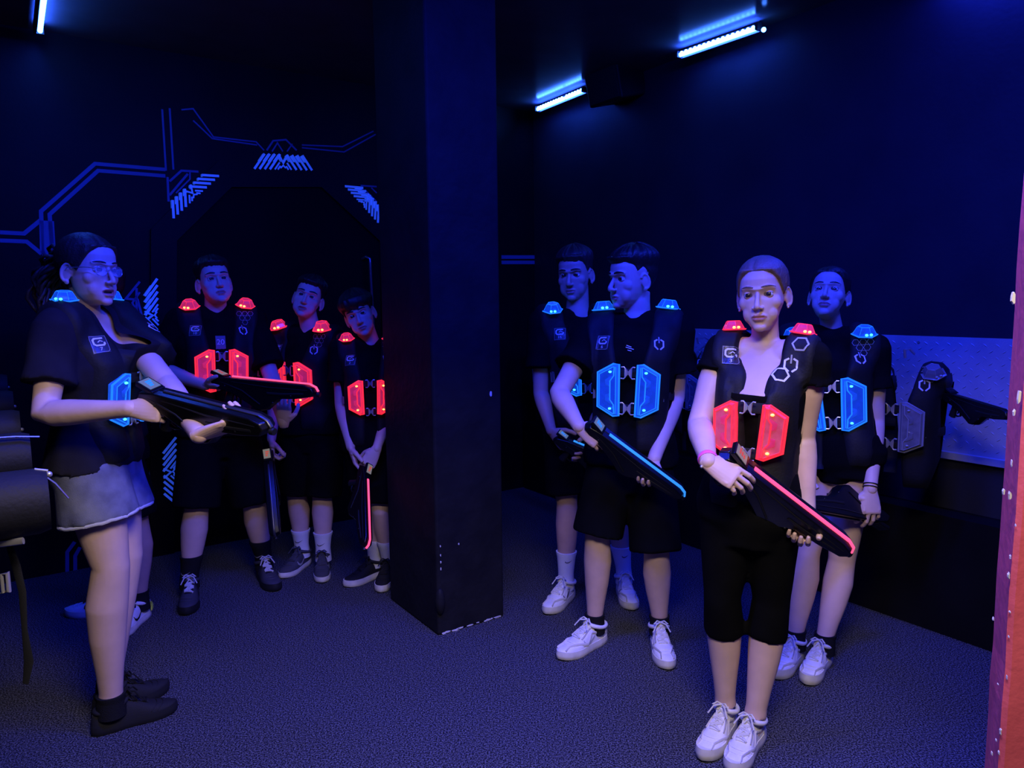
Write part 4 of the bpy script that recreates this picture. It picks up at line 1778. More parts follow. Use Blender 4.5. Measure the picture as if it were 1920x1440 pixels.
for i in range(5):
    q = [ii[i], ii[i + 1], oo[i + 1], oo[i]]
    fr.prism(q, PA, D1, V((0, 0, 1)), NA, 0, .030)
put('door_frame', fr, WALLM, door, False)
hb = MB()
h0, h1 = a2((686, 486), .0), a2((694, 640), .0)
hb.tube([h0 + NA * .01 - D1 * .03, h0 + NA * .05 - D1 * .02 + V((0, 0, .012)), h0 + NA * .065, h0 + NA * .065 - V((0, 0, .03)), h1 + NA * .065, h1 + NA * .05 - V((0, 0, .03)), h1 + NA * .01 - V((0, 0, .03))], .011, 12)
put('door_handle', hb, CHROME, door)

# blue lamps: housing, diffuser tube, row of emitters


def blue_bar(p0, p1, label, gap=None, wall_n=None):
    d = (p1 - p0).normalized()
    L = (p1 - p0).length
    n = wall_n
    root = empty('blue_light_bar', (p0 + p1) / 2, label, 'light', 'blue light bars under the ceiling')
    up = V((0, 0, 1))
    M = Matrix((d, n, up)).transposed()
    c = (p0 + p1) / 2
    h = MB()
    h.box(c - n * .022 + up * .006, (L + .03, .012, .044), M)
    for e in (p0 - d * .012, p1 + d * .012):
        h.box(e + up * .004, (.016, .034, .034), M)
    put('housing', h, BARM, root, False)
    segs = [(0, L)] if gap is None else [(0, L * gap - .012), (L * gap + .012, L)]
    for a, e in segs:
        t = MB()
        t.tube([p0 + d * a, p0 + d * e], .0115, 14)
        k = int((e - a) / .03)
        for i in range(k):
            t.ball(p0 + d * (a + (i + .5) * (e - a) / k) + n * .004 + up * .009, (.0085, .0085, .0075), None, 1, 8, 6)
        put('light_tube', t, [TUBE, LEDM], root)
    for w, pw in ((up, 3.0), ((-n - up * .8).normalized(), 4.5)):
        a = area('bar_glow_lamp', c + w * .0135, c + w, L, .02, (0.015, 0.06, 1.0), pw * L / .55)
        a.rotation_euler = Matrix((d, (-w).cross(d), -w)).transposed().to_euler()
    return root


zb = 2.80
q0, q1 = fz(1008, 205, zb), fz(1093, 170, zb)
blue_bar(q0, q1, 'blue light bar nearest the corner, over the boy with swept hair', .62, NB)
q0, q1 = fz(1275, 103, zb), fz(1418, 53, zb)
b3 = blue_bar(q0, q1, 'blue light bar above the head of the girl in the red vest', None, NB)
sp = MB(); sp.ball(q1 - D2 * .045 - V((0, 0, .02)), (.012, .012, .012)); put('end_lamp', sp, TUBE, b3)
q1 = fz(75, 58, zb)
blue_bar(q1 - D2 * 1.2, q1, 'blue light bar by the patterned wall, cut by the top of the picture', None, -NB)
for s in (-3.3, -4.9):
    e = CORNER + D2 * s + NB * .05
    # bars further along the same wall, outside the frame
    area('wall_blue_lamp', (e.x, e.y, 2.79), (e.x - 1.2, e.y - .8, 0.6), .7, .05, BLUE, 24.0)

# dark loudspeaker between the two bars on the plate wall
c = on_b(1178, 140) + NB * .13
sp = empty('loudspeaker', (c.x, c.y, c.z - .16), 'black box loudspeaker on the wall between two blue light bars', 'loudspeaker')
b = MB(); MM = Matrix((D2, NB, V((0, 0, 1)))).transposed() @ Matrix.Rotation(-.25, 3, 'X')
b.box(c, (.30, .22, .36), MM); o = put('cabinet', b, BOXM, sp, False); bevel(o, .012, 2)
b = MB(); b.box(c + MM @ V((0, .112, 0)), (.27, .006, .33), MM); put('grille', b, BARM, sp, False)
b = MB(); b.tube([c + MM @ V((0, -.1, 0)), c - NB * .135], .02, 10); put('wall_bracket', b, BARM, sp)

# red post in the foreground
c0 = at(1877, 1440, 1.25)
c1 = at(1846, 1440, 1.36)
rp = V((c0.x, c0.y, 0))
postm = bpy.data.materials.new('red_chipped_paint')
postm.use_nodes = True
nt = postm.node_tree
bs = nt.nodes['Principled BSDF']
bs.inputs['Roughness'].default_value = .55
tc = nt.nodes.new('ShaderNodeTexCoord')
mp = nt.nodes.new('ShaderNodeMapping')
mp.inputs['Scale'].default_value = (22, 22, 7)
n1 = nt.nodes.new('ShaderNodeTexNoise'); n1.inputs['Scale'].default_value = 1.0; n1.inputs['Detail'].default_value = 6
cr = nt.nodes.new('ShaderNodeValToRGB')
cr.color_ramp.elements[0].position, cr.color_ramp.elements[1].position = .3, .7
cr.color_ramp.elements[0].color, cr.color_ramp.elements[1].color = (.56, .085, .115, 1), (.72, .115, .155, 1)
nt.links.new(tc.outputs['Object'], mp.inputs['Vector']); nt.links.new(mp.outputs['Vector'], n1.inputs['Vector'])
nt.links.new(n1.outputs['Fac'], cr.inputs['Fac']); nt.links.new(cr.outputs['Color'], bs.inputs['Base Color'])
n2 = nt.nodes.new('ShaderNodeTexNoise'); n2.inputs['Scale'].default_value = 40; n2.inputs['Detail'].default_value = 5
bp = nt.nodes.new('ShaderNodeBump'); bp.inputs['Strength'].default_value = .5; bp.inputs['Distance'].default_value = .004
nt.links.new(tc.outputs['Object'], n2.inputs['Vector']); nt.links.new(n2.outputs['Fac'], bp.inputs['Height']); nt.links.new(bp.outputs['Normal'], bs.inputs['Normal'])
post = empty('red_post', (rp.x + .10, rp.y + .06, 0), 'red painted post with white chipped corner in the near foreground', 'post')
b = MB()
rings = []
for i in range(41):
    z = ZC * i / 40
    wv = .003 * noise.noise(V((0, 1, z * 5))) + .002 * noise.noise(V((3, 1, z * 17)))
    x0, y0 = rp.x + wv, rp.y
    bx, by = c1.x + wv * .7 + .002 * noise.noise(V((7, 2, z * 9))), c1.y
    rings.append([V((x0 + .006, y0, z)), V((x0 + .22, y0 - .03, z)), V((x0 + .26, y0 + .16, z)), V((bx + .012, by + .012, z)), V((bx, by, z)), V((x0, y0 + .008, z))])
b.loft(rings)
put('shaft', b, postm, post, False)
CHIP_ON = post
random.seed(5)
for px, py, l, h in ((1906, 560, .016, .05), (1913, 745, .014, .065), (1905, 775, .010, .03), (1897, 930, .012, .035), (1887, 925, .010, .028), (1893, 1080, .010, .03), (1896, 1045, .005, .02), (1905, 985, .004, .012), (1894, 1148, .006, .012), (1868, 1164, .006, .016),
                     (1892, 1194, .005, .012), (1874, 1285, .004, .008), (1877, 1372, .007, .03), (1874, 1412, .006, .02), (1863, 1416, .006, .02), (1888, 1270, .003, .02), (1900, 870, .004, .03), (1870, 1390, .004, .014)):
    p = on_plane(px, py, V((rp.x, rp.y, 0)), V((.135, -.99, 0)).normalized())
    n_ = V((-.135, -.99, 0)).normalized()
    a_ = V((.99, -.135, 0)).normalized()
    chip(V((p.x, rp.y - (p.x - rp.x) * .14 + .0, p.z)), a_, n_, l * .5, h * .52)
# ------------------------------------------------------------------ the nine people


def joints(head, neck, sR, sL, eR, eL, wR, wL, hR, hL, kR, kL, aR, aL, toeR, toeL, az=.1):
    J = dict(head=at(*head), neck=at(*neck), sR=at(*sR), sL=at(*sL), eR=at(*eR), eL=at(*eL), wR=at(*wR), wL=at(*wL),
             hR=at(*hR), hL=at(*hL), kR=at(*kR), kL=at(*kL), aR=fz(*aR, az), aL=fz(*aL, az),
             toeR=fz(*toeR, .02) - fz(*aR, az), toeL=fz(*toeL, .02) - fz(*aL, az))
    for k in ('toeR', 'toeL'):
        J[k].z = 0
        J[k].normalize()
    return J


WHITE_TRAINER = dict(overlay=OVERW, upper=SHOEW, sole=SOLEW, lace=LACEW, sole_h=.034, h=1.0)
WHITE_MARK = dict(WHITE_TRAINER, mark=BLACKP)
GREY_MARK = dict(WHITE_TRAINER, mark=GREYP)
CHUNKY = dict(overlay=OVERW, upper=SHOEW, sole=SOLEW, lace=LACEW, sole_h=.042, h=1.06)
GRIP = ((52, 62, 40), (56, 66, 42), (60, 68, 44), (64, 70, 44))
LOOSE = ((22, 32, 20), (26, 36, 22), (30, 40, 24), (34, 42, 24))


def pony(M, c, s):
    out = []
    rnd = random.Random(3)
    for k in range(46):
        a = rnd.uniform(0, 2 * PI)
        r = rnd.uniform(.0, .05)
        b = V((r * math.cos(a) * .9, -.115 - abs(rnd.gauss(0, .012)), .035 + r * math.sin(a)))
        L = rnd.uniform(.10, .21)
        ph = rnd.uniform(0, 6)
        pts = [c + M @ (V((0, -.095, .045)) * s)]
        for q in range(9):
            t = q / 8
            pts.append(c + M @ ((b + V((.013 * math.sin(ph + t * 11) + (b.x * .6) * t, -.035 * math.sin(t * 2.6) + .010 * math.cos(ph + t * 11) + (b.y + .1) * .2, .01 - L * t * (0.55 + .6 * t))) * 1) * s))
        out.append((pts, [.008] + [.0062] * 8 + [.002]))
    return out


def bun(M, c, s):
    out = []
    for k in range(7):
        a0 = k * .9
        pts = [c + M @ (V((.022 * math.cos(a0 + t * .5) * (1 - .03 * k), -.112 - .012 * math.sin(t * .4 + k), .03 + .022 * math.sin(a0 + t * .5))) * s) for t in range(9)]
        out.append((pts, [.010] * 9))
    out.append(([c + M @ (V((0, -.09, .03)) * s), c + M @ (V((0, -.125, .03)) * s)], [.03, .024]))
    return out


def tail_low(M, c, s):
    out = []
    rnd = random.Random(5)
    for k in range(16):
        dx = rnd.uniform(-.016, .016)
        pts = [c + M @ (V((dx * .6, -.10, .05 + dx * .4)) * s), c + M @ (V((dx, -.125, .045)) * s), c + M @ (V((dx * 1.3, -.135 + dx * .3, .0)) * s), c + M @ (V((dx * 1.2, -.125, -.06)) * s), c + M @ (V((dx * .6, -.118, -.12)) * s)]
        out.append((pts, [.010, .011, .010, .008, .002]))
    return out


PEOPLE = {}

PEOPLE['talker'] = dict(
    label='person in glasses and pale denim shorts, talking and pointing a toy gun', fem=True,
    J=joints((166, 508, 2.42), (168, 598, 2.43), (106, 614, 2.29), (220, 606, 2.57), (84, 776, 2.20), (314, 722, 2.36), (246, 766, 2.13), (374, 816, 2.02),
             (164, 868, 2.36), (200, 864, 2.52), (208, 1062, 2.36), (234, 1040, 2.50), (208, 1316), (206, 1285), (312, 1326), (284, 1294)),
    head_rot=(72, 0, -2), hs=.98, jaw=1.0, mouth=.0042, style='back', hair=HAIRB, tail=pony, w=1.06, d=.94, lr=1.12, ar=1.02,
    shirt=TEEN, sleeve=.66, sleeve_r=.010, loose=.016, shirt_lo=.0, neckline=(.034, .085, 'v'), lower=('denim', .52, .022), lower_mat=DENIM,
    shoe=dict(upper=SHOEB, sole=SOLEB, lace=SOCKB, sole_h=.034), sock=(.125, SOCKB, None), foot=.27, seed=1,
    handR=dict(u=V((.95, -.10, -.05)), n=V((.15, .85, -.3)), curl=GRIP, thumb=(.4, .5)),
    handL=dict(u=V((.85, .0, .25)), n=V((-.1, .45, .9)), curl=((40, 50, 30),) * 4, thumb=(.3, .4)))
PEOPLE['big_boy'] = dict(
    label='broad person in black socks and dark trainers, holding a gun level before the door',
    J=joints((402, 530, 3.61), (405, 592, 3.62), (338, 601, 3.55), (473, 598, 3.70), (296, 692, 3.53), (508, 705, 3.60), (386, 722, 3.41), (532, 794, 3.44),
             (380, 800, 3.59), (442, 800, 3.66), (368, 956, 3.50), (477, 946, 3.66), (355, 1085), (495, 1050), (348, 1152), (526, 1112)),
    head_rot=(34, 14, 5), hs=1.0, jaw=1.06, style='crop', hair=HAIRD, w=1.14, d=1.12, lr=1.10, ar=1.05, sleeve=.85, sleeve_r=.012, loose=.018,
    lower=('shorts', .97, .018), shoe=dict(upper=SHOEC, sole=SOLEB, lace=mat('grey_lace', (.5, .5, .5), .8), sole_h=.034, tongue=SHOEB), sock=(.215, SOCKB, (V((-.2, -1, 0)), .5, GREYP, -.02)), foot=.30, seed=2,
    handR=dict(u=V((.95, -.2, -.12)), n=V((.1, .35, 1)), curl=LOOSE, thumb=(.2, .1)),
    handL=dict(u=V((.02, -.05, 1)), n=V((.1, 1, .1)), curl=((8, 18, 12), (4, 14, 10), (4, 14, 10), (14, 30, 18)), spread=5, thumb=(.2, .3)))
PEOPLE['tilted_boy'] = dict(
    label='person tilting the head, in white ankle socks and grey trainers, wearing a red lit vest',
    J=joints((578, 560, 3.93), (582, 624, 3.93), (524, 630, 4.00), (630, 637, 3.85), (517, 742, 3.88), (630, 748, 3.95), (509, 824, 3.79), (613, 826, 3.85),
             (560, 800, 3.92), (611, 800, 3.92), (556, 930, 3.90), (604, 934, 3.88), (566, 1028), (606, 1035), (526, 1080), (604, 1094)),
    head_rot=(8, 12, -17), hs=.98, style='crop', hair=HAIRD, w=.98, lr=1.0, ar=.95, sleeve=.74, sleeve_r=.010, mouth=.0025,
    lower=('shorts', .96, .018), skin=SKIN, shoe=dict(upper=SHOEG, sole=SOLEW, lace=SHOEG, sole_h=.030, mark=GREYP), sock=(.205, SOCKW, (V((0, -1, 0)), .42, BLACKP, .0)), foot=.275, seed=3,
    handR=dict(u=V((.05, -.1, -1)), n=V((.9, .3, 0)), curl=GRIP, thumb=(.3, .4)),
    handL=dict(u=V((-.12, -.1, -1)), n=V((-.3, .95, 0)), curl=((10, 16, 10), (12, 18, 10), (14, 20, 12), (18, 24, 14)), spread=6, thumb=(.1, .0)))
PEOPLE['fringe_boy'] = dict(
    label='person with dark fringe, partly behind the pillar, pointing a toy gun at the floor',
    J=joints((674, 590, 3.73), (694, 646, 3.75), (638, 652, 3.73), (742, 656, 3.79), (640, 757, 3.70), (732, 768, 3.72), (658, 840, 3.60), (706, 842, 3.57),
             (674, 832, 3.72), (724, 832, 3.75), (698, 952, 3.70), (714, 958, 3.67), (703, 1046), (729, 1050), (643, 1096), (710, 1112)),
    head_rot=(4, 0, 20), hs=.95, style='fringe', hair=HAIRD, w=.92, lr=.92, ar=.90, sleeve=.62, sleeve_r=.012, lower=('shorts', .88, .018), brow_z=.0225,
    shoe=dict(upper=SHOEB, sole=SOLEW, lace=SHOEB, sole_h=.036, heel=CORAL), sock=(.205, SOCKW, None), foot=.27, seed=4,
    handR=dict(u=V((.30, -.25, -1)), n=V((.9, .2, .2)), curl=LOOSE, spread=6, thumb=(.2, .1)),
    handL=dict(u=V((-.45, -.3, -.8)), n=V((-.2, .9, -.2)), curl=GRIP, thumb=(.3, .5)))
PEOPLE['hidden_boy'] = dict(
    label='person hidden behind the one in denim shorts, in a white trainer with neon heel',
    J=joints((186, 545, 3.33), (196, 612, 3.33), (186, 632, 3.48), (204, 632, 3.17), (200, 735, 3.52), (212, 735, 3.13), (180, 815, 3.46), (196, 818, 3.10),
             (206, 846, 3.41), (224, 848, 3.24), (196, 985, 3.36), (257, 984, 3.27), (208, 1112), (262, 1124), (142, 1146), (236, 1178)),
    head_rot=(-60, 0, 0), hs=.95, style='crop', hair=HAIRD, w=.9, lr=.98, lower=('shorts', .86, .014), skin=SKIN2,
    shoe=dict(upper=SHOEW, sole=SOLEW, lace=SOCKB, sole_h=.034, mark=BLACKP, heel=NEON, tongue=SHOEB), sock=(.135, SOCKB, None), foot=.275, seed=5)
PEOPLE['quiff_boy'] = dict(
    label='person with swept up hair and tall white socks, behind the one looking away',
    J=joints((1078, 515, 3.52), (1084, 590, 3.51), (1014, 603, 3.48), (1142, 602, 3.56), (1014, 736, 3.44), (1134, 735, 3.52), (1034, 808, 3.33), (1106, 822, 3.30),
             (1054, 812, 3.48), (1120, 812, 3.53), (1063, 944, 3.44), (1158, 952, 3.52), (1061, 1086), (1170, 1076), (1026, 1144), (1191, 1146)),
    head_rot=(-23, -4, 3), hs=1.03, style='swept', hair=HAIRB, w=.98, lr=.96, ar=.96, sleeve=.66, sleeve_r=.014, lower=('shorts', .86, .016), skin=SKIN2,
    shoe=WHITE_MARK, sock=(.235, SOCKW, (V((.25, -1, 0)), .36, BLACKP, .03)), foot=.285, seed=6,
    handR=dict(u=V((.55, -.35, -.65)), n=V((.6, .3, -.1)), curl=LOOSE, thumb=(.3, .3)))
PEOPLE['profile_boy'] = dict(
    label='person with short dark hair looking over one shoulder, in a blue lit vest',
    J=joints((1185, 524, 3.02), (1194, 597, 3.01), (1112, 624, 3.05), (1270, 618, 2.96), (1048, 738, 2.90), (1266, 745, 2.99), (1086, 800, 2.75), (1226, 862, 2.82),
             (1148, 855, 2.98), (1216, 855, 2.98), (1120, 1008, 2.93), (1231, 1040, 2.90), (1115, 1165), (1237, 1168), (1034, 1236), (1256, 1256)),
    head_rot=(-64, 0, 0), hs=1.03, style='skin_fade', hair=HAIRD, w=1.02, lr=1.0, ar=1.04, sleeve=.60, sleeve_r=.016, loose=.018, lower=('shorts', .96, .020),
    shoe=GREY_MARK, sock=(.13, SOCKB, None), foot=.285, seed=7,
    handR=dict(u=V((.80, -.15, -.55)), n=V((.1, .85, -.3)), curl=LOOSE, thumb=(.4, .4)),
    handL=dict(u=V((-.45, -.35, -.75)), n=V((-.25, -.75, .5)), curl=((40, 50, 30),) * 4, thumb=(.3, .3)))
PEOPLE['girl'] = dict(
    label='person with fair hair, red lit vest and black knee leggings, standing in front', fem=True,
    J=joints((1430, 553, 2.30), (1434, 650, 2.31), (1353, 657, 2.36), (1524, 669, 2.21), (1312, 796, 2.29), (1504, 818, 2.26), (1328, 866, 2.10), (1513, 955, 2.20),
             (1368, 942, 2.30), (1446, 945, 2.26), (1354, 1120, 2.29), (1446, 1124, 2.27), (1360, 1320), (1416, 1342), (1322, 1410), (1378, 1434)),
    head_rot=(-29, 0, 4), delt=.82, hs=.965, jaw=.92, style='back', hair=HAIRL, tail=tail_low, w=.94, lr=1.0, ar=1.03, sleeve=.30, sleeve_r=.012, loose=.011, flare=.0, shirt_lo=-.10,
    neckline=(.070, .150, 'square'), lower=('tight', .25, 0), shoe=CHUNKY, foot=.265, seed=8, gaze=(0, 1, -.03),
    handR=dict(u=V((.74, -.42, -.44)), n=V((.25, .75, -.5)), curl=LOOSE, thumb=(.4, .4)),
    handL=dict(u=V((-.35, -.30, -.85)), n=V((-.35, -.75, .35)), curl=((45, 55, 35),) * 4, spread=3, thumb=(.3, .3)))
PEOPLE['dark_haired_woman'] = dict(
    label='person with dark hair tied back and chin raised, behind the fair haired one', fem=True,
    J=joints((1554, 553, 2.97), (1562, 628, 2.96), (1470, 641, 2.99), (1640, 652, 2.87), (1480, 785, 2.92), (1640, 788, 2.86), (1504, 890, 2.78), (1632, 918, 2.74),
             (1542, 845, 2.96), (1602, 845, 2.86), (1512, 1040, 2.86), (1578, 1052, 2.84), (1490, 1195), (1545, 1203), (1476, 1242), (1518, 1270)),
    head_rot=(-31, 20, -2), delt=.88, hs=.95, jaw=.93, style='back', hair=HAIRD, tail=bun, w=1.0, lr=.98, ar=.96, sleeve=.56, sleeve_r=.010, loose=.010, flare=.0, shirt_lo=-.10, lower=('shorts', .24, .010),
    shoe=CHUNKY, sock=(.125, SOCKB, None), foot=.265, seed=9, gaze=(0, 1, -.3),
    handL=dict(u=V((-.02, -.25, -1)), n=V((.0, 1, -.2)), curl=((30, 30, 20), (26, 30, 20), (26, 30, 20), (30, 34, 20)), spread=9, thumb=(.2, .0)))

DEBUG = False
HUM = {}
for k, c in PEOPLE.items():
    J = c['J']
    if DEBUG:
        l = lambda a, b: round((J[a] - J[b]).length, 3)
        print(k, 'upper', l('sR', 'eR'), l('sL', 'eL'), 'fore', l('eR', 'wR'), l('eL', 'wL'), 'thigh', l('hR', 'kR'), l('hL', 'kL'), 'shin', l('kR', 'aR'), l('kL', 'aL'),
              'shoulders', l('sR', 'sL'), 'hips', l('hR', 'hL'), 'spine', round(((J['hR'] + J['hL']) / 2 - J['neck']).length, 3), 'headz', round(J['head'].z, 2), 'hipz', round(J['hR'].z, 2), 'neck-head', l('neck', 'head'))
    HUM[k] = person(c)
# ------------------------------------------------------------------ what they wear and hold
GR, GB = 'red laser tag vests', 'blue laser tag vests'
VESTS = {}
for k, lab, col, kw in (
        ('talker', 'vest with blue lights worn by the person in glasses', 'blue', dict(dome_q=1.5, number='7', small_hex=False, inner=.5)),
        ('big_boy', 'vest with red lights worn by the broad person in front of the door', 'red', dict(dome_q=1.22, number='10')),
        ('tilted_boy', 'vest with red lights worn by the person tilting the head', 'red', dict(dome_q=1.22, number=None)),
        ('fringe_boy', 'vest with red lights worn by the person half behind the pillar', 'red', dict(dome_q=1.22, number='2')),
        ('hidden_boy', 'vest worn by the person hidden behind the one in denim shorts', 'off', dict()),
        ('quiff_boy', 'vest with blue lights worn by the person with swept up hair', 'blue', dict(dome_q=1.2, number='16')),
        ('profile_boy', 'vest with blue lights worn by the person looking over one shoulder', 'blue', dict(dome_q=1.5, number='6', small_hex=False)),
        ('girl', 'vest with red lights and hexagon signs worn by the fair haired person', 'red', dict(dome_q=1.5, number='3', extra_hex=True, emblem_q=1.0, inner=.55)),
        ('dark_haired_woman', 'vest with blue lights worn by the dark haired person with raised chin', 'blue', dict(dome_q=1.2, number='9'))):
    grp = None
    (VESTS[k], pads), wr = wear(HUM[k], lab, grp, col, **kw)
    HUM[k].wr, HUM[k].pads = wr, pads

# prints on clothes


def on_front(H, x0, q0, off=.002):
    w = H.wr

    def fn(a, b):
        q = q0 + b / (.15 if q0 > 0 else 1)
        return w.at(x0 - a, q, off)
    return fn


H = HUM['big_boy']
sh = [o for o in H.root.children if o.name.startswith('t_shirt')][0]
quads = []
for i in range(5):
    for j in range(6):
        x0, x1 = -.022 + i * .0088, -.022 + (i + 1) * .0088
        y0, y1 = -.032 + j * .0107, -.032 + (j + 1) * .0107
        quads.append((V((x0, y0)), V((x1, y0)), V((x1, y1)), V((x0, y1))))
pr = decal('chest_print', quads, on_front(H, .0, .16), mat('print_grey_blue', (.16, .17, .2), .8), sh)
tv, tf = text_mesh('20', .036)
f2 = on_front(H, .0, .16, .0035)
mesh_obj('print_number', [f2(p.x, p.y) for p in tv], tf, PRINT, sh, None, False)
H = HUM['fringe_boy']
sh = [o for o in H.root.children if o.name.startswith('t_shirt')][0]
tv, tf = text_mesh('2', .045)
f2 = on_front(H, .060, -.055, .026)
mesh_obj('print_number', [f2(p.x, p.y) for p in tv], tf, PRINT, sh, None, False)
H = HUM['profile_boy']
sh = [o for o in H.root.children if o.name.startswith('t_shirt')][0]
f2 = on_front(H, .005, .42, .003)
decal('chest_print', stroke([(-.012, .010), (.008, .004)], .003) + stroke([(-.014, .002), (.018, -.006)], .003) + stroke([(-.006, -.010), (.010, -.014)], .003), f2, PRINT, sh)
# small white mark on the shorts
H = HUM['tilted_boy']
lw = [o for o in H.root.children if o.name.startswith('shorts')][0]
cpt = at(583, 806, 3.7)


def fshort(a, b):
    h = H.lower_bvh.ray_cast(cpt + V((a, 0, b)) - V((0, .4, 0)), V((0, 1, 0)))
    return h[0] - V((0, .002, 0)) if h[0] is not None else None


decal('small_logo', stroke([(-.017, -.004), (-.008, .001), (0, .006), (.008, .001), (.017, -.003)], .008), fshort, PRINT, lw)

# spectacles
H = HUM['talker']
gm = MB()
hd = lambda x, y, z: H.hc + H.M @ (V((x, y, z)) * H.s)
lens = MB()
for sx in (-1, 1):
    ring = [hd(sx * .031 + .023 * math.cos(a), .092 - .006 * abs(math.cos(a)), -.004 + .017 * math.sin(a)) for a in [2 * PI * i / 24 for i in range(24)]]
    gm.tube(ring, .0011, 6, closed=True)
    lens.add(ring + [p + H.M @ V((0, .001, 0)) for p in ring], [tuple(range(24)), tuple(range(47, 23, -1))])
    gm.tube([hd(sx * .054, .086, .004), hd(sx * .070, .060, .006), hd(sx * .080, .0, .006), hd(sx * .078, -.020, -.010)], .0014, 6)
gm.tube([hd(-.008, .092, 0), hd(0, .098, .003), hd(.008, .092, 0)], .0011, 6)
sp = put('glasses', gm, METALW, H.root)
put('spectacle_lenses', lens, LENSM, sp, False)

# earrings, bands
for k in ('girl', 'dark_haired_woman'):
    H = HUM[k]
    for sx in (-1, 1):
        e = MB(); e.ball(H.hc + H.M @ (V((sx * .0755, -.004, -.045)) * H.s), .0036)
        put('earring', e, STEEL, H.root)


def band(H, S, t, r, wd, m, name):
    J = H.J
    e, w = J['e' + S], J['w' + S]
    p = e.lerp(w, t)
    d = (w - e).normalized()
    a1 = d.orthogonal().normalized()
    a2 = d.cross(a1)
    b = MB()
    b.tube([p + a1 * r * math.cos(q) + a2 * r * math.sin(q) for q in [2 * PI * j / 28 for j in range(28)]], [(wd, .0018)] * 28, 8, ref=d, closed=True)
    put(name, b, m, H.root)


band(HUM['girl'], 'R', .93, .0275, .008, PINKB, 'wristband')
bd = MB(); bd.ball(HUM['girl'].J['wR'] + V((-.022, -.010, -.012)), .0045); put('bracelet_bead', bd, STEEL, HUM['girl'].root)
band(HUM['dark_haired_woman'], 'L', .93, .0265, .0022, BLACKP, 'hair_tie')
band(HUM['dark_haired_woman'], 'L', .97, .0265, .0022, BLACKP, 'hair_tie')

# guns
gun(at(262, 722, 2.16), at(506, 784, 1.95), V((.1, -.35, 1)), 'black toy gun held level by the person in glasses', None, 'dark', 'blue')
gun(at(396, 702, 3.40), at(596, 722, 3.26), V((.0, -.04, 1)), 'black toy gun with pink glowing edge held level before the door', None, 'red')
gun(at(500, 838, 3.68), at(514, 1004, 3.44), V((.15, -1, .1)), 'black toy gun hanging beside the leg of the person tilting the head', None, 'dark')
gun(at(689, 868, 3.50), at(694, 1024, 3.20), V((1, -.75, 0)), 'black toy gun with red strip pointing down beside the pillar', None, 'red')
gun(at(1040, 812, 3.24), at(1215, 885, 3.12), V((.2, -.35, 1)), 'black toy gun held by the person with swept up hair', None, 'blue', 'blue')
gun(at(1104, 786, 2.72), at(1290, 924, 2.70), V((.5, -.85, .8)), 'black toy gun with blue glowing strip held across the waist', None, 'blue', 'blue')
gun(at(1362, 838, 2.09), at(1610, 1028, 2.12), V((.5, -.85, .8)), 'black toy gun with pink glowing strip held by the fair haired person in front', None, 'red')
gun(at(1662, 985, 2.80), at(1500, 955, 2.60), V((.1, -.35, -1)), 'black toy gun held low by the dark haired person', None, 'dark', 'off')

# ------------------------------------------------------------------ vests hanging on the racks


def phantom(O, x, f, up, w=1.0):
    """shape of an empty padded vest: a torso form that the pads are laid on, never shown"""
    mb = MB()
    rings = []
    for z, a, b in ((-.42, .13, .075), (-.30, .150, .085), (-.15, .155, .095), (-.02, .165, .105), (.06, .170, .095), (.10, .165, .075), (.125, .14, .05), (.13, .09, .03)):
        rings.append([O + up * z + x * (a * w * math.copysign(abs(math.cos(q)) ** .8, math.cos(q))) + f * (b * w * math.sin(q)) for q in [2 * PI * j / 30 for j in range(30)]])
    mb.loft(rings)
    return Wrap(BVHTree.FromPolygons(mb.v, mb.f), O, x, f, up, 1.0)


def hang(O, f, label, group, col='off', roll=0, **kw):
    up = V((0, 0, 1))
    x = f.cross(up)
    if roll:
        R = Matrix.Rotation(roll, 3, f)
        up, x = R @ up, R @ x
    wr = phantom(O, x, f, up)
    r, p = vest(wr, label, group, col, **kw)
    # the hook it hangs from
    hb = MB()
    top = O + up * .155
    hb.tube([top - f * .01, top + up * .03, top + up * .035 - f * .06, top + up * .01 - f * .13], .006, 8)
    put('hanger_hook', hb, STEEL, r)
    lb = MB()
    lb.tube([O - up * .36 + x * .08, O - up * .40 + x * .085, O - up * .47 + x * .08], [(.014, .002)] * 3, 8, ref=x)
    put('hanging_strap', lb, WEB, r)
    return r, wr


GH = 'unlit vests hanging along the plate wall'
hang(at(1692, 742, 2.98), V((-.70, -.71, 0)).normalized(), 'unlit black vest hanging beside the red post in front of the tread plate', GH, number='4')
hang(at(1612, 735, 3.50), V((-.75, -.66, 0)).normalized(), 'unlit black vest hanging just behind the dark haired person', GH, number='5')
for s, lab in ((-1.75, 'unlit black vest hanging on the wall behind the fair haired person'), (-1.02, 'unlit black vest hanging on the wall behind the person looking away'), (-.45, 'unlit black vest hanging nearest the corner of the room')):
    p = CORNER + D2 * s + NB * .14 + V((0, 0, 1.04))
    hang(p, V((-.80, -.60, 0)).normalized(), lab, GH)
# gun hooked up beside the hanging vest
gun(at(1772, 732, 2.86), at(1900, 770, 2.50), V((.0, -.1, 1)), 'black toy gun hooked up beside the red post', None, 'off', 'off')

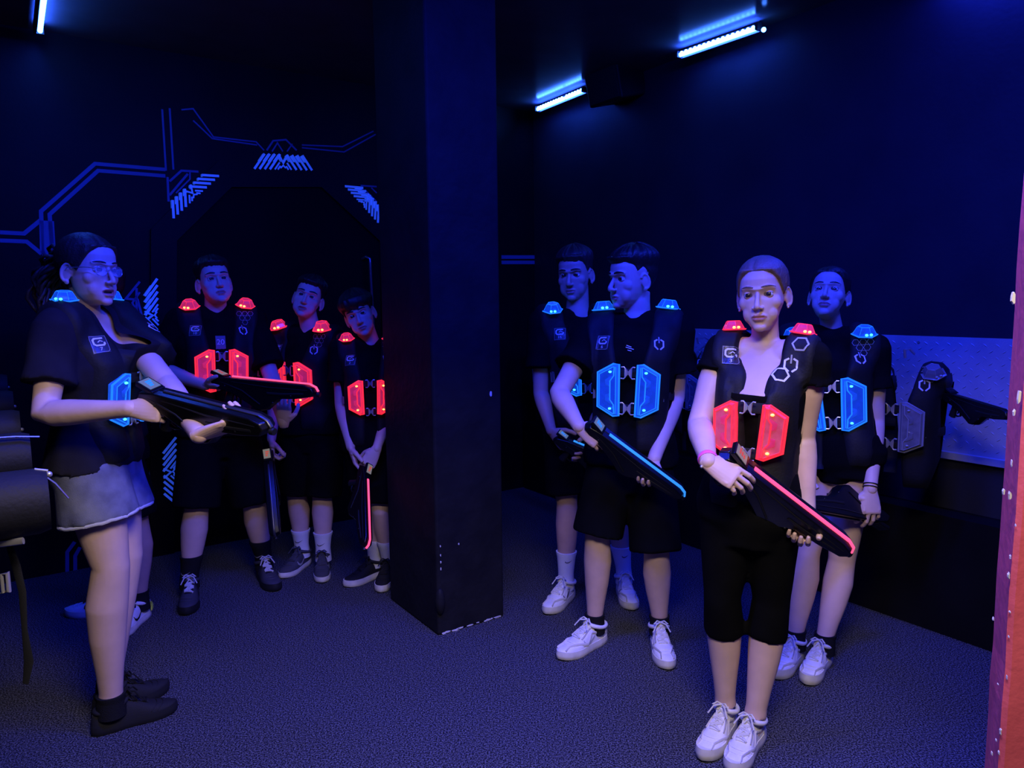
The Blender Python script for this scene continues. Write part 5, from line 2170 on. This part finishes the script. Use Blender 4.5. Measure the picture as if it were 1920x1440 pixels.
# row of vests on the rack along the side wall, in the left foreground
GL = 'unlit vests hanging in a row along the side wall'
for i, (px, Yd) in enumerate(((86, 1.42), (60, 1.84), (45, 2.25), (36, 2.78), (28, 3.45))):
    p = at(px, 870, Yd)
    end = V((p.x, Yd, 1.135))
    f = -NB * -1
    # nearest pad end sits at 'end'; the vest hangs back towards the wall
    nn = V((D1.x, D1.y, 0))
    root = empty('hanging_vest', (end.x - nn.x * .18, end.y - nn.y * .18, .42), ['unlit black vest nearest the camera on the side rack with a strap dangling', 'second unlit black vest on the side rack, behind the nearest', 'third unlit black vest on the side rack', 'fourth unlit black vest on the side rack', 'unlit black vest at the far end of the side rack'][i], 'vest', GL)
    b = MB()
    c0, c1 = end - nn * .34, end - nn * .0
    pts = [c0 - V((0, 0, .065)), c0 - V((0, 0, .065)) + nn * .02, c1 - nn * .02 - V((0, 0, .065)), c1 - V((0, 0, .065))]
    # fat padded roll: rounded front, flat end
    b.tube(pts, [(.055, .058), (.064, .066), (.064, .066), (.058, .060)], 28, ref=V((0, 0, 1)))
    put('shoulder_pad', b, VEST, root, True, 60)
    b = MB()
    b.loft([[c0.lerp(c1, .5) - nn * .13 + D2 * .02 + nn * (a * math.cos(q)) + D2 * (b2 * math.sin(q)) + V((0, 0, z)) for q in [2 * PI * j / 24 for j in range(24)]] for z, a, b2 in ((-.07, .14, .05), (-.20, .15, .06), (-.45, .14, .06), (-.60, .12, .045), (-.62, .10, .03))])
    put('body_panel', b, VEST, root)
    b = MB()
    e = end - V((0, 0, .005))
    if i == 0:
        b.ball(e + nn * .004 - V((0, 0, .010)), (.006, .006, .006))
        b.tube([e + nn * .002 - V((0, 0, .004)), e - nn * .02 + V((0, 0, .002))], [(.004, .003)] * 2, 8)
    elif i == 1:
        b.tube([e - nn * .14 - D2 * .05 + V((0, 0, .006)), e - nn * .03 - D2 * .05 + V((0, 0, .002)), e + nn * .02 - D2 * .05 - V((0, 0, .004))], [(.002, .004)] * 3, 8)
        b.tube([e + nn * .012 - D2 * .06 - V((0, 0, .09)), e + nn * .045 - D2 * .06 - V((0, 0, .125)), e + nn * .070 - D2 * .07 - V((0, 0, .165))], [(.010, .002)] * 3, 8, ref=D2)
    else:
        b.ball(e + nn * .002 - V((0, 0, .06)), (.006, .006, .006))
    put('steel_clip', b, STEEL if i < 2 else DIMSTEEL, root, True, 40)
    if i == 0:
        # lower clip, square buckle and dangling strap
        b = MB()
        a0, a1 = at(-20, 1022, 1.36), at(44, 1014, 1.36)
        b.tube([a0, a1], [(.007, .004)] * 2, 8, ref=V((0, 0, 1)))
        put('steel_bracket', b, STEEL, root)
        b = MB()
        q = [at(-14, 1080, 1.34), at(14, 1074, 1.34), at(17, 1108, 1.34), at(-10, 1116, 1.34)]
        b.tube(q, .0045, 8, closed=True)
        b.tube([(q[0] + q[1]) / 2 + (q[1] - q[0]) * .1, (q[2] + q[3]) / 2 + (q[1] - q[0]) * .1], .003, 8)
        put('buckle', b, STEEL, root)
        b = MB()
        b.tube([at(10, 1000, 1.40), at(30, 1060, 1.40), at(42, 1110, 1.40), at(46, 1180, 1.40), at(54, 1240, 1.40), at(48, 1282, 1.40)], [(.006, .0015), (.009, .0015), (.008, .0015), (.006, .0015), (.010, .0015), (.006, .0015)], 8, ref=V((1, 0, 0)))
        put('dangling_strap', b, WEB, root)
# rail that carries the row
e0, e1 = at(86, 870, 1.42), at(28, 870, 3.45)
rr = V((e0.x, 1.42, 1.02)) - V((D1.x, D1.y, 0)) * .36
r1 = V((e1.x, 3.45, 1.02)) - V((D1.x, D1.y, 0)) * .36
rail = empty('vest_rail', (rr + r1) / 2, 'dark steel rail carrying the row of vests along the side wall', 'rail')
b = MB(); b.tube([rr + (rr - r1).normalized() * .3, r1], .018, 12); put('tube', b, BARM, rail)
b = MB()
for t in (.05, .5, .95):
    p = rr.lerp(r1, t)
    b.tube([p, p - V((D1.x, D1.y, 0)) * .20], .014, 10)
put('wall_bracket', b, BARM, rail)
